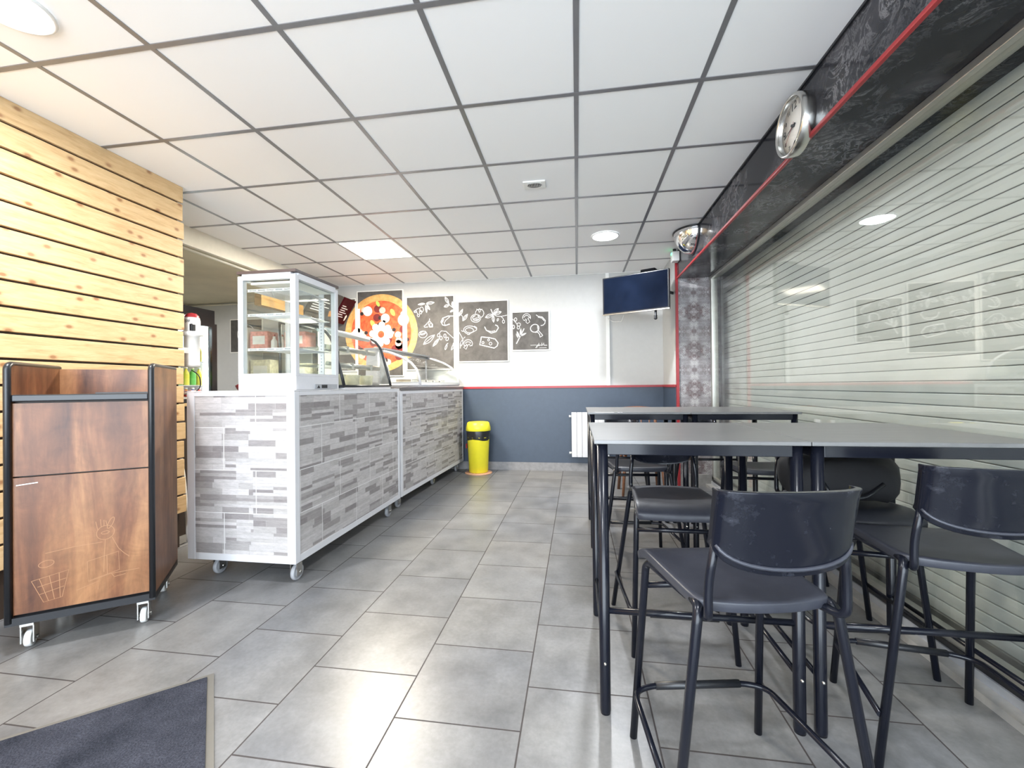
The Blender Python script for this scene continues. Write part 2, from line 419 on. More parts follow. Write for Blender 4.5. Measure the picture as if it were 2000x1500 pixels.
# rear wall with the open shop front behind the camera
b = B()
bm_box(b, -6.2, -2.6, -2.15, -2.0, 0, C+.05); bm_box(b, 1.4, 2.6, -2.15, -2.0, 0, C+.05); bm_box(b, -2.6, 1.4, -2.15, -2.0, 2.5, C+.05)
struct(obj('wall_rear', b, MT['white_paint']))
b = B()
for x in (-2.57, -1.2, .1, 1.37): bm_box(b, x-.03, x+.03, -2.1, -2.04, 0, 2.5)
bm_box(b, -2.6, 1.4, -2.1, -2.04, 2.44, 2.5); bm_box(b, -2.6, 1.4, -2.1, -2.04, 0, .08)
struct(obj('window_2', b, MT['black_metal']))
# kitchen: lower plaster ceiling, step, far walls
struct(box('ceiling_kitchen', -6.2, -3.48, 1.0, YB, 2.43, C+.05, MT['kitchen_ceiling']))
struct(box('trim_6', -3.48, -3.44, 1.0, YB-.02, 2.43, C-.001, MT['cream_paint']))
struct(box('wall_kitchen', -6.2, -5.9, 1.0, YB, 0, 2.43, MT['cream_paint']))
struct(box('wall_kitchen_front', -6.2, -2.97, .9, 1.0, 0, C+.05, MT['cream_paint']))
tube_pts = fillet([(-5.88, 5.66, 2.40), (-4.6, 5.66, 2.405), (-3.55, 5.66, 2.40), (-3.52, 5.62, 2.40), (-3.5, 3.2, 2.415)], .05)
tag(tube('pipe', tube_pts, .011, MT['cream_paint']), 'thin cream pipe running along the top of the kitchen wall', 'pipe')
# outside of the shop window
struct(box('wall_outside', 2.3, 2.4, -2.1, 5.4, 0, C, MT['cream_paint']))
# window frame + glass
wf = B()
bm_box(wf, 1.455, 1.53, -2.0, 4.98, ZB-.035, ZB, .004)
bm_box(wf, 1.465, 1.53, 4.925, 4.98, .05, ZB-.03, .004)
bm_box(wf, 1.465, 1.53, -2.0, 4.98, .075, .11, .004)
wfo = struct(obj('window_1', wf, MT['alu']))
box('black_gasket', 1.458, 1.468, -2.0, 4.93, .06, .085, MT['black_plastic'], wfo)
b = B(); bm_box(b, 1.482, 1.488, -1.98, 4.925, .12, ZB-.035); obj('pane', b, MT['window_glass'], wfo)
struct(box('trim_7', 1.395, 1.60, -2.0, 4.975, 0, .030, plain('sill_metal', (.72, .70, .66), .3, metal=.7, var=.1)))
box('sill_step', 1.45, 1.60, -2.0, 4.975, .03, .062, MT['grey_plastic'], wfo)
# roller shutter beyond the glass
sh = thing('roller_shutter', 'closed pale grey slatted roller shutter behind the long window', 'shutter', (1.66, 1.5, 0))
b = B(); pitch = .0565; z = .06; prev = None; Y0, Y1 = -3.5, 3.64
rings = []
while z < 2.36:
    for dz, dx in ((0, .006), (.0012, -.0030), (.005, -.0046), (.028, -.0058), (.0500, -.0046), (.0535, -.0030), (.0548, .006)):
        rings.append((b.verts.new((dx, Y0, z+dz)), b.verts.new((dx, Y1, z+dz))))
    z += pitch
for a, c in zip(rings[:-1], rings[1:]): b.faces.new((a[0], a[1], c[1], c[0]))
curtain = obj('curtain', b, MT['shutter'], sh)
box('bottom_rail', -.016, .012, Y0, Y1, .02, .06, MT['alu'], sh)
box('guide_rail', -.03, .03, 3.63, 3.685, .0, 2.31, MT['alu'], sh)

# ceiling spots and panel
def spot(x, y, label, power):
    t = thing('ceiling_spotlight', label, 'light', (x, y, C), 0)
    lathe('trim_ring', [(.120, -.002), (.132, -.002), (.134, -.006), (.131, -.012), (.124, -.014), (.120, -.012), (.120, -.002)], MT['white_plastic'], t, seg=36)
    lathe('diffuser', [(0, -.013), (.095, -.013), (.122, -.011)], MT['lamp'], t, seg=32)
    area = area_light('spot_beam', (x, y, C-.025), (0, 0, 0), .16, .16, power, (.93, .96, 1.0), shape='DISK')
    area.parent = t; area.location = (0, 0, -.025)
    return t
spot(.291, 4.256, 'round recessed spotlight glowing in the ceiling near the television', 30)
spot(-2.12, 1.30, 'round recessed spotlight glowing in the ceiling corner above the pine wall', 26)
lp = thing('ceiling_panel_light', 'square warm white panel light set in one ceiling tile', 'light', (-2.087, 4.257, C))
b = B()
for a in ((-.297, .297, -.297, -.275), (-.297, .297, .275, .297), (-.297, -.275, -.275, .275), (.275, .297, -.275, .275)): bm_box(b, *a, -.006, -.0005)
obj('frame', b, MT['white_plastic'], lp)
box('diffuser', -.275, .275, -.275, .275, -.005, -.001, MT['panel_lamp'], lp)
al = area_light('panel_beam', (0, 0, 0), (0, 0, 0), .5, .5, 72, (1.0, .90, .74)); al.parent = lp; al.location = (0, 0, -.01)
# lamps of the shop behind the camera; unseen kitchen spot added to brighten that room
for (x, y, pw) in ((-.9, -.6, 22), (.3, .3, 16), (-4.9, 3.6, 32)):
    zc = C if x > -3.4 else 2.43
    t = thing('ceiling_spotlight', 'round recessed spotlight in the ceiling at x %s' % x, 'light', (x, y, zc))
    t['label'] = {-.9: 'round spotlight in the ceiling behind the viewer, left', .3: 'round spotlight in the ceiling above the near tables', -4.9: 'unseen spotlight added in the lower kitchen ceiling to brighten the kitchen'}[x]
    lathe('trim_ring', [(.120, -.002), (.132, -.002), (.134, -.006), (.131, -.012), (.124, -.014), (.120, -.012), (.120, -.002)], MT['white_plastic'], t, seg=36)
    lathe('diffuser', [(0, -.013), (.095, -.013), (.122, -.011)], MT['lamp'], t, seg=32)
    a = area_light('spot_beam', (0, 0, 0), (0, 0, 0), .16, .16, pw, (.95, .97, 1.0), shape='DISK'); a.parent = t; a.location = (0, 0, -.025)
# small ceiling sensor / vent
vt = thing('ceiling_vent', 'small white ceiling grille with a black slotted mouth', 'vent', (-.288, 3.072, C))
b = B(); bm_box(b, -.082, .082, -.055, .055, -.012, -.0005, .006); obj('plate', b, MT['white_plastic'], vt)
b = B()
bm_lathe(b, [(0, -.006), (.05, -.006), (.052, 0)], 24); bmesh.ops.scale(b, vec=(1.05, .62, 1), verts=list(b.verts)); bmesh.ops.translate(b, vec=(0, 0, -.0085), verts=list(b.verts))
obj('mouth', b, MT['black_plastic'], vt)
b = B()
for k in range(9): bm_box(b, -.046+k*.0115-.0015, -.046+k*.0115+.0015, -.042, .012, -.017, -.012)
obj('grille', b, MT['white_plastic'], vt)

# ================================================================== WALL THINGS
def cord(name, pts, label, mat='black_plastic', r=.003):
    return tag(tube(name, fillet(pts, .04), r, MT[mat], seg=6), label, 'cable')
# posters --------------------------------------------------------
YP = YB-.012
def ribbon(bm, pts, w, y):
    """flat chalk stroke in the wall plane; pts are (x, z)"""
    n = len(pts)
    if n < 2: return
    L, R = [], []
    for i in range(n):
        a = Vector(pts[max(i-1, 0)]); c = Vector(pts[min(i+1, n-1)]); d = (c-a)
        if d.length < 1e-6: d = Vector((1, 0))
        d.normalize(); nn = Vector((-d.y, d.x))*w*.5; p_ = Vector(pts[i])
        L.append(bm.verts.new((p_.x+nn.x, y, p_.y+nn.y))); R.append(bm.verts.new((p_.x-nn.x, y, p_.y-nn.y)))
    for i in range(n-1): bm.faces.new((L[i], L[i+1], R[i+1], R[i]))
def disc(bm, x, z, rx, rz, y, seg=28, rot=0, clip=None):
    pts = []
    for k in range(seg):
        a = 2*math.pi*k/seg; dx, dz = rx*math.cos(a), rz*math.sin(a)
        px = x+dx*math.cos(rot)-dz*math.sin(rot); pz = z+dx*math.sin(rot)+dz*math.cos(rot)
        if clip: px = min(max(px, clip[0]), clip[1]); pz = min(max(pz, clip[2]), clip[3])
        pts.append((px, pz))
    q = []
    for pt in pts:
        if not q or (abs(pt[0]-q[-1][0])+abs(pt[1]-q[-1][1])) > 1e-5: q.append(pt)
    if len(q) > 2:
        ar = sum(q[i][0]*q[(i+1) % len(q)][1]-q[(i+1) % len(q)][0]*q[i][1] for i in range(len(q)))
        if abs(ar) > 1e-5: bm.faces.new([bm.verts.new((a, y, c)) for a, c in q])
def ell(cx, cy, rx, ry, rot=0, a0=0, a1=360, n=20):
    o = []
    for k in range(n+1):
        a = math.radians(a0+(a1-a0)*k/n); dx, dy = rx*math.cos(a), ry*math.sin(a); r = math.radians(rot)
        o.append((cx+dx*math.cos(r)-dy*math.sin(r), cy+dx*math.sin(r)+dy*math.cos(r)))
    return o
def leafs(cx, cy, L, W, rot):
    r = math.radians(rot); out = []
    for s in (1, -1):
        pts = []
        for k in range(9):
            t_ = k/8; x = L*t_; y = s*W*math.sin(math.pi*t_)
            pts.append((cx+x*math.cos(r)-y*math.sin(r), cy+x*math.sin(r)+y*math.cos(r)))
        out.append(pts)
    out.append([(cx, cy), (cx+L*math.cos(r), cy+L*math.sin(r))]); return out
def poster(label, x0, x1, z0, z1, crop, strokes, w=.007):
    t = thing('poster', label, 'poster', ((x0+x1)/2, YP, z0))
    box_ = B(); bm_box(box_, x0-.014-t.location.x, x1+.014-t.location.x, -.004, .011, -.014, z1-z0+.014)
    obj('border', box_, MT['egg'], t)
    b_ = B(); bm_box(b_, x0-t.location.x, x1-t.location.x, -.0052, -.003, 0, z1-z0); obj('print', b_, MT['board'], t)
    if True:
      if crop:
        c0, c1, r0, r1 = crop
      for nm_, group_ in (strokes or {}).items():
        b_ = B()
        for st in group_:
            ww = w
            if isinstance(st, tuple) and isinstance(st[0], (int, float)) : ww, st = st
            pts = []
            for cx, cy in st:
                X = x0+(cx-c0)/(c1-c0)*(x1-x0); Z = z1-(cy-r0)/(r1-r0)*(z1-z0)
                X = min(max(X, x0+.003), x1-.003); Z = min(max(Z, z0+.003), z1-.003)
                pts.append((X-t.location.x, Z-z0))
            ribbon(b_, pts, ww, -.0064)
        obj(nm_+'_drawing', b_, MT['chalk'], t, recalc=False)
    return t
# tomato, basil, pepper, chilli, mushroom, cheese (poster 3), crop px frame
s3 = {
 'tomato': [ell(425, 455, 102, 80), ell(430, 450, 70, 50, 10), [(350, 440), (420, 400), (500, 410)], [(370, 470), (440, 450), (500, 440)], [(380, 500), (440, 480), (490, 480)],
   ell(505, 360, 88, 85, 0, -190, 80), [(440, 270), (490, 300), (505, 255), (520, 300), (560, 275)], [(480, 300), (500, 340), (530, 310)]],
 'leaf_sprig': leafs(780, 390, 170, 34, 160) + leafs(790, 380, 150, 30, -45) + leafs(800, 385, 160, 32, -15) + leafs(780, 400, 150, 24, 85) + [(12e-3, [(740, 285), (770, 360), (790, 400)]),
   [(800, 395), (860, 430), (950, 435), (1075, 415)], [(950, 440), (990, 480), (995, 510)], ell(995, 540, 22, 32), ell(878, 500, 14, 26, 20)],
 'pepper': [ell(310, 690, 140, 85, 8, 90, 330), [(440, 640), (440, 690), (380, 720), (250, 780)], ell(290, 690, 85, 50, 5), [(120, 690), (150, 710), (180, 700)], [(390, 610), (440, 640)]],
 'banana': [(12e-3, [(605, 630), (640, 700), (740, 760), (840, 735), (890, 660), (870, 620), (825, 600)]), [(640, 700), (740, 730), (820, 715)]],
 'mushroom': [ell(260, 960, 90, 82, 0, 150, 395), [(175, 985), (215, 1000), (225, 965), (240, 980), (165, 1030), (215, 1070), (255, 985), (290, 965), (300, 1010), (345, 985)], ell(260, 970, 60, 50, 0, 200, 340)],
 'cheese': [(12e-3, [(535, 830), (700, 850), (820, 880), (880, 960), (860, 1020), (800, 1060), (640, 1020), (500, 985), (525, 900), (535, 830)]), ell(725, 970, 28, 28), ell(570, 945, 22, 22), ell(685, 895, 20, 20)],
 'upper_twig': [[(65, 330), (150, 410), (150, 500)]] + leafs(150, 500, 170, 28, -52) + leafs(75, 400, 160, 24, -60),
 'lower_twig': [[(65, 720), (150, 860), (200, 820)], [(150, 860), (90, 1050)]] + leafs(150, 870, 160, 22, 110)}
s4 = {
 'mushroom': [ell(1465, 430, 82, 80, 0, 165, 380), [(1390, 470), (1430, 490), (1440, 455), (1465, 470), (1450, 520), (1480, 550), (1530, 520), (1490, 440), (1540, 430)], ell(1465, 435, 55, 50, 0, 190, 350)],
 'chilli': [(.009, [(1660, 380), (1700, 410), (1790, 430), (1850, 500), (1840, 560), (1800, 595), (1755, 600)]), [(1700, 430), (1780, 450), (1830, 510)]],
 'drumstick': [(.010, ell(1630, 650, 88, 78, -15)), (.009, [(1690, 610), (1700, 690), (1760, 760), (1795, 800), (1770, 815), (1740, 835), (1730, 780), (1690, 730), (1640, 735)])],
 'herb': [(.012, [(1245, 955), (1320, 820), (1410, 650)])] + leafs(1310, 840, 150, 14, -110) + leafs(1330, 800, 160, 12, -85) + leafs(1330, 800, 140, 12, -25) + leafs(1300, 850, 120, 10, -120),
 'berry': [ell(1235, 460, 26, 34), ell(1300, 565, 36, 34), ell(1290, 625, 25, 32), ell(1190, 610, 22, 38), [(1175, 450), (1270, 560)]],
 'signature': [(.008, [(1660, 1020), (1690, 985), (1705, 1010), (1710, 950), (1725, 1010), (1745, 990), (1765, 1010), (1775, 945), (1790, 1005), (1815, 950), (1820, 1000), (1880, 1000)]), (.004, [(1540, 993), (1660, 990)]), (.004, [(1720, 1050), (1870, 1048)]), (.006, [(1640, 1045), (1670, 1040), (1690, 990)])]}
s2 = {
 'olive_branch': leafs(420, 240, 150, 18, 175) + leafs(430, 240, 170, 26, -5) + leafs(430, 250, 170, 18, 85) + leafs(430, 250, 140, 20, 55) + [ell(345, 350, 36, 48), ell(325, 400, 24, 34), ell(280, 460, 22, 26), [(195, 400), (230, 350), (300, 320)], ell(215, 385, 22, 20), [(230, 350), (265, 440)]],
 'garlic': [(.009, [(500, 530), (495, 570), (560, 640), (560, 690), (500, 690), (480, 640), (495, 570), (430, 640), (390, 670), (400, 690), (470, 685)]), ell(525, 650, 22, 34)],
 'prawn': [(.012, [(965, 495), (860, 495), (760, 530), (725, 600), (760, 660), (810, 670), (895, 645)]), [(900, 510), (820, 570), (790, 620), (810, 670)], ell(765, 560, 16, 14), ell(755, 595, 12, 10)],
 'lemon': [ell(365, 825, 82, 65), ell(370, 800, 60, 30, -20), [(300, 830), (420, 790)]],
 'fruit_branch': [[(670, 830), (730, 770), (820, 780), (970, 915)], ell(678, 850, 24, 34, 20), ell(722, 905, 24, 34), ell(800, 865, 22, 34), ell(845, 925, 24, 34, 20)],
 'leaf': leafs(370, 1020, 290, 45, -38) + leafs(560, 1060, 190, 24, -50),
 'lower_leaf': leafs(920, 1140, 160, 20, -60),
 'twig': leafs(880, 260, 150, 26, -118) + leafs(890, 280, 110, 24, 160) + leafs(960, 330, 110, 18, -95) + [[(860, 200), (900, 290), (968, 345)]] + leafs(975, 380, 80, 16, 150),
 'bottle': [ell(820, 1080, 14, 50, 20), [(830, 1030), (860, 1005)]]}
poster('tall black chalk poster with prawn, garlic and lemon, right quarter of a pizza on it', -2.348, -1.674, 1.38, 2.386, (50, 970, 115, 1490), s2)
poster('black chalk poster with tomatoes, pepper, banana and a cheese wedge', -1.599, -.92, 1.479, 2.291, (68, 1075, 125, 1310), s3)
poster('smallest black chalk poster with a drumstick and signature, nearest the television', -.85, -.365, 1.618, 2.122, (1170, 1915, 320, 1080), s4)
pz = poster('black poster with the main part of the pizza, flower and spoons', -3.087, -2.417, 1.30, 2.498, None, None)
poster('black poster with the left edge of the pizza, half behind the red menu board', -3.80, -3.13, 1.38, 2.40, None, None)
poster('small black poster on the kitchen wall, left of the glass display cabinet', -5.135, -4.62, 1.687, 2.165, (0, 100, 0, 100), {'cup': [ell(50, 45, 28, 30), ell(50, 50, 12, 26), [(30, 80), (70, 85)]]})
# pizza print: clipped to each poster, so one print per poster
PX, PZ, PRX, PRZ = -2.737, 1.905, .545, .55
def pizza(parent_name, x0, x1, z0, z1, layer0=-.0068):
    par = [o for o in bpy.data.objects if o.name.startswith('poster') and o.type == 'EMPTY' and abs(o.location.x-(x0+x1)/2) < .02][0]
    lx, lz = par.location.x, par.location.z
    rng = random.Random(3)
    def half(rx, rz, y, nm, mat, x=PX, z=PZ, rot=0):
        b_ = B(); disc(b_, x, z, rx, rz, y, 64 if rx > .2 else 20, rot, (x0, x1, z0, z1))
        if len(b_.faces) == 0: b_.free(); return
        bmesh.ops.translate(b_, vec=(-lx, 0, -lz), verts=list(b_.verts)); return b_
    b_ = half(PRX, PRZ, layer0, 'crust', 'crust')
    if b_: crust = obj('pizza_print', b_, MT['crust'], par, recalc=False)
    b_ = half(PRX*.83, PRZ*.83, layer0-.0004, 'sauce', 'sauce')
    if b_: obj('sauce', b_, MT['sauce'], crust, recalc=False)
    layers = {'salami': [], 'mushroom': [], 'olive': [], 'leaf': []}
    for k in range(46):
        a = rng.uniform(0, 2*math.pi); r = .43*math.sqrt(rng.uniform(.02, 1))
        kind = rng.choice(['salami', 'salami', 'mushroom', 'olive', 'mushroom'])
        layers[kind].append((PX+r*math.cos(a), PZ+r*math.sin(a), {'salami': .058, 'mushroom': .048, 'olive': .028}[kind]))
    layers['leaf'] = [(-2.56, 2.19, .05), (-2.86, 2.04, .05), (-2.78, 2.32, .04)]
    for k, (nm, L) in enumerate(layers.items()):
        for x, z, r in L:
            if not (x0-r*.4 < x < x1+r*.4): continue
            b_ = B(); disc(b_, x, z, r*(.6 if nm == 'leaf' else 1), r*(1.1 if nm == 'leaf' else .95), layer0-.0008-.0003*k, 18, .5 if nm == 'leaf' else 0, (x0, x1, z0, z1))
            if len(b_.faces): bmesh.ops.translate(b_, vec=(-lx, 0, -lz), verts=list(b_.verts)); obj(nm+'_topping', b_, MT[nm], crust, recalc=False)
    yy = layer0-.0024; cl = (x0, x1, z0, z1)
    def white(nm, fn):
        b_ = B(); fn(b_)
        if len(b_.faces): bmesh.ops.translate(b_, vec=(-lx, 0, -lz), verts=list(b_.verts)); obj(nm, b_, MT['egg'], crust, recalc=False)
        else: b_.free()
    for cx_, cz_, cr_ in ((-2.935, 2.22, .07), (-2.67, 2.11, .066), (-2.40, 2.08, .083), (-3.09, 1.90, .083)):
        if cx_+cr_*.9 > x0 and cx_-cr_*.9 < x1: white('white_circle', lambda q: disc(q, cx_, cz_, cr_, cr_, yy, 24, 0, cl))
    fx, fz = -2.735, 1.885
    if x0 < fx < x1:
        def flower(q):
            pts = []
            for k in range(96):
                a = 2*math.pi*k/96; r = .125+.055*abs(math.sin(4*a))**.6; pts.append((fx+r*math.cos(a+.3), fz+r*math.sin(a+.3)))
            q.faces.new([q.verts.new((px, yy-.0002, pz)) for px, pz in pts])
        white('white_flower', flower)
        white('spoon_handle', lambda q: ribbon(q, [(-2.73, 1.98), (-2.68, 2.08)], .045, yy))
    if x0 < -3.065 < x1: white('spoon_handle', lambda q: ribbon(q, [(-3.069, 1.92), (-3.069, 2.26)], .034, yy))
    if x0 < fx < x1:
        b_ = B(); disc(b_, fx-lx, fz-lz, .048, .05, yy-.0006, 20); obj('flower_centre', b_, MT['sauce'], crust, recalc=False)
pizza('a', -3.087, -2.417, 1.30, 2.498)
pizza('b', -2.348, -1.674, 1.38, 2.386)
pizza('c', -3.80, -3.13, 1.38, 2.40)

# television
tvr = math.atan2(-.447, .894)
tv = thing('television', 'flat black television tilted on a wall arm in the corner', 'television', (.633, 4.795, 1.925), tvr)
b = B(); bm_box(b, -.37, .37, .0, .045, 0, .425, .006); obj('casing', b, MT['black_plastic'], tv)
b = B(); bm_box(b, -.355, .355, -.0015, .004, .022, .412); obj('screen', b, MT['screen'], tv)
b = B(); bm_box(b, -.372, .372, -.003, .004, -.002, .010); obj('lower_bezel', b, MT['chrome'], tv)
b = B(); bm_box(b, .05, .21, .045, .10, .10, .33); bm_tube(b, [(.13, .08, .25), (.25, .30, .25), (.30, .52, .25)], .018, 8)
bm_tube(b, [(.22, .02, -.10), (.22, .02, -.085), (.22, .02, -.075), (.22, .02, -.06), (.22, .02, -.05), (.22, .03, .02)], .018, 12, rad=[.010, .021, .014, .019, .013, .014])
obj('wall_arm', b, MT['black_plastic'], tv)
b = B(); bm_box(b, .06, .22, .02, .14, .426, .46, .01); obj('media_box', b, plain('matte_black', (.004, .004, .005), .9, spec=.05), tv)
tag(box('cable_duct', .385, .43, YB-.022, YB, 1.128, C-.002, MT['white_plastic']), 'white vertical cable duct on the wall below the television', 'cable duct')
cord('television_cable', [(.53, 4.93, 1.915), (.52, 5.1, 1.87), (.46, 5.5, 1.93), (.41, 5.66, 2.0)], 'thin white cable sagging from the television to the wall', 'white_plastic')

# radiator
rd = thing('radiator', 'white flat panel radiator on the slate wall', 'radiator', (.165, YB-.055, .195))
b = B()
for k in range(7): bm_box(b, -.24+k*.0686, -.24+k*.0686+.066, -.035, .0, 0, .585, .004)
obj('panel', b, MT['white_metal'], rd)
b = B(); bm_box(b, -.235, .235, 0, .03, .02, .57); obj('back_panel', b, MT['white_metal'], rd)
b = B(); bm_box(b, -.18, -.15, .03, .055, .1, .5); bm_box(b, .15, .18, .03, .055, .1, .5); obj('bracket', b, MT['white_metal'], rd)
for s in (.05, .53):
    lathe('valve', [(0, -.03), (.014, -.03), (.014, 0), (0, 0)], MT['white_plastic'], rd, (-.243, .015, s), 'X', 12)

# clock on the beam
ck = thing('wall_clock', 'round steel wall clock with white dial on the dark marble beam', 'clock', (XB, 2.31, 2.418))
def rotx(bm): pass
lathe('case', [(.152, 0), (.155, -.012), (.155, -.05), (.150, -.058), (.140, -.060), (.136, -.052), (.136, -.02), (0, -.02)], MT['chrome'], ck, axis='X', seg=56)
lathe('dial', [(0, -.030), (.135, -.030), (.135, -.021)], MT['egg'], ck, axis='X', seg=48)
for h in range(1, 13):
    a = math.radians(90-30*h); r = .103 if h % 3 == 0 else .108
    text('numeral', str(h), .060 if h % 3 == 0 else .030, MT['black_plastic'], (-.0312, -r*math.cos(a), r*math.sin(a)), (0, -1, 0), (0, 0, 1), ck)
def hand(name, deg, L, w_, x, mat='black_plastic'):
    a = math.radians(90-deg); d = Vector((0, -math.cos(a), math.sin(a))); n_ = Vector((0, math.sin(a), math.cos(a)))
    b_ = B(); p0 = d*(-.02); p1 = d*L
    bm_prism(b_, [tuple(p0+n_*w_), tuple(p1+n_*w_*.5), tuple(p1-n_*w_*.5), tuple(p0-n_*w_)], (-.0012, 0, 0))
    bmesh.ops.translate(b_, vec=(x, 0, 0), verts=list(b_.verts)); obj(name, b_, MT[mat], ck)
hand('hour_hand', 262, .062, .0045, -.034); hand('minute_hand', 255, .088, .003, -.037); hand('second_hand', 228, .098, .0008, -.040, 'red')
lathe('hub', [(0, -.045), (.007, -.045), (.007, -.03)], MT['black_plastic'], ck, axis='X', seg=16)
lathe('cover_glass', [(0, -.056), (.08, -.0555), (.137, -.052)], glass_mat('clock_glass', (1, 1, 1), 1.25), ck, axis='X', seg=40)

ck.scale = (1, .94, .94)
# quarter dome mirror
qm = thing('security_mirror', 'convex corner safety mirror with black rim on the dark beam', 'mirror', (XB, 4.28, C-.004))
b = B(); R = .19; NU, NV = 14, 14; grid = []
for i in range(NU+1):
    a = math.pi/2+math.pi/2*i/NU   # elevation sweep: from wall to ceiling
    row = []
    for j in range(NV+1):
        c_ = math.pi*j/NV
        yy = R*1.05*math.cos(c_); rr = math.sin(c_)
        row.append(b.verts.new((-R*.95*rr*math.sin((a-math.pi/2)), yy, -R*1.15*rr*math.cos(a-math.pi/2))))
    grid.append(row)
for i in range(NU):
    for j in range(NV):
        f = b.faces.new((grid[i][j], grid[i][j+1], grid[i+1][j+1], grid[i+1][j])); f.smooth = True
bmesh.ops.remove_doubles(b, verts=list(b.verts), dist=1e-5)
obj('dome', b, MT['mirror'], qm)
b = B()
bm_tube(b, [(-.004, R*1.05*math.cos(math.pi*j/20), -R*1.15*math.sin(math.pi*j/20)) for j in range(21)], .009, 8)
bm_tube(b, [(-R*.95*math.sin(math.pi*j/20), R*1.05*math.cos(math.pi*j/20), -.008) for j in range(21)], .009, 8)
obj('rim', b, MT['black_plastic'], qm)
# emergency light box
el = thing('emergency_light', 'small white emergency light box with green lamp below the ceiling corner', 'emergency light', (1.075, 4.86, 2.47))
b = B(); bm_box(b, -.035, .04, -.05, .05, 0, .105, .008); obj('housing', b, MT['white_plastic'], el)
b = B(); bm_tube(b, [(-.01, -.02, .10), (-.015, -.05, .125)], .016, 10); obj('lamp_head', b, MT['black_plastic'], el)
b = B(); bm_box(b, -.041, -.034, -.03, .01, .075, .095); obj('green_lamp', b, MT['green_led'], el)

# ================================================================== TABLES
def make_table(label):
    t = thing('bar_table', label, 'table', (0, 0, 0))
    W, D, H = .676, .70, .944
    b = B(); bm_box(b, 0, W, 0, D, H-.014, H, .002); obj('tabletop', b, MT['table'], t)
    for a in ((.045, W-.045, .022, .040), (.045, W-.045, D-.040, D-.022), (.018, .036, .045, D-.045), (W-.036, W-.018, .045, D-.045)):
        b = B(); bm_box(b, *a, H-.053, H-.014, .002); obj('apron', b, MT['black_metal'], t)
    for x in (.030, W-.030):
        for y in (.034, D-.034):
            b = B(); bm_tube(b, [(x, y, .0), (x, y, .012), (x, y, H-.014)], .0185, 16, rad=[.017, .0185, .0185])
            lg = obj('leg', b, MT['black_metal'], t)
            lathe('bolt', [(0, -.007), (.004, -.006), (.0055, 0)], MT['chrome'], lg, (x, y-.0175, .178), 'Y', 10)
    b = B(); bm_tube(b, [(.03, .034, .352), (W-.03, .034, .352)], .0105, 10); obj('foot_bar', b, MT['black_metal'], t)
    for x in (.030, W-.030):
        b = B(); bm_tube(b, [(x, .034, .178), (x, D-.034, .178)], .009, 10); obj('side_bar', b, MT['black_metal'], t)
    return t
tg = 'black bar tables in two rows by the window'
t1 = make_table('near black bar table on the left, closest to the viewer'); t1.location = (.055, 1.47, 0); t1['group'] = tg
dup(t1, (.733, 1.47, 0), 0, 'near black bar table on the right, against the window', tg)
dup(t1, (.072, 2.975, 0), 0, 'far black bar table on the left, in front of the radiator', tg)
dup(t1, (.750, 2.975, 0), 0, 'far black bar table on the right, beside the shutter window', tg)

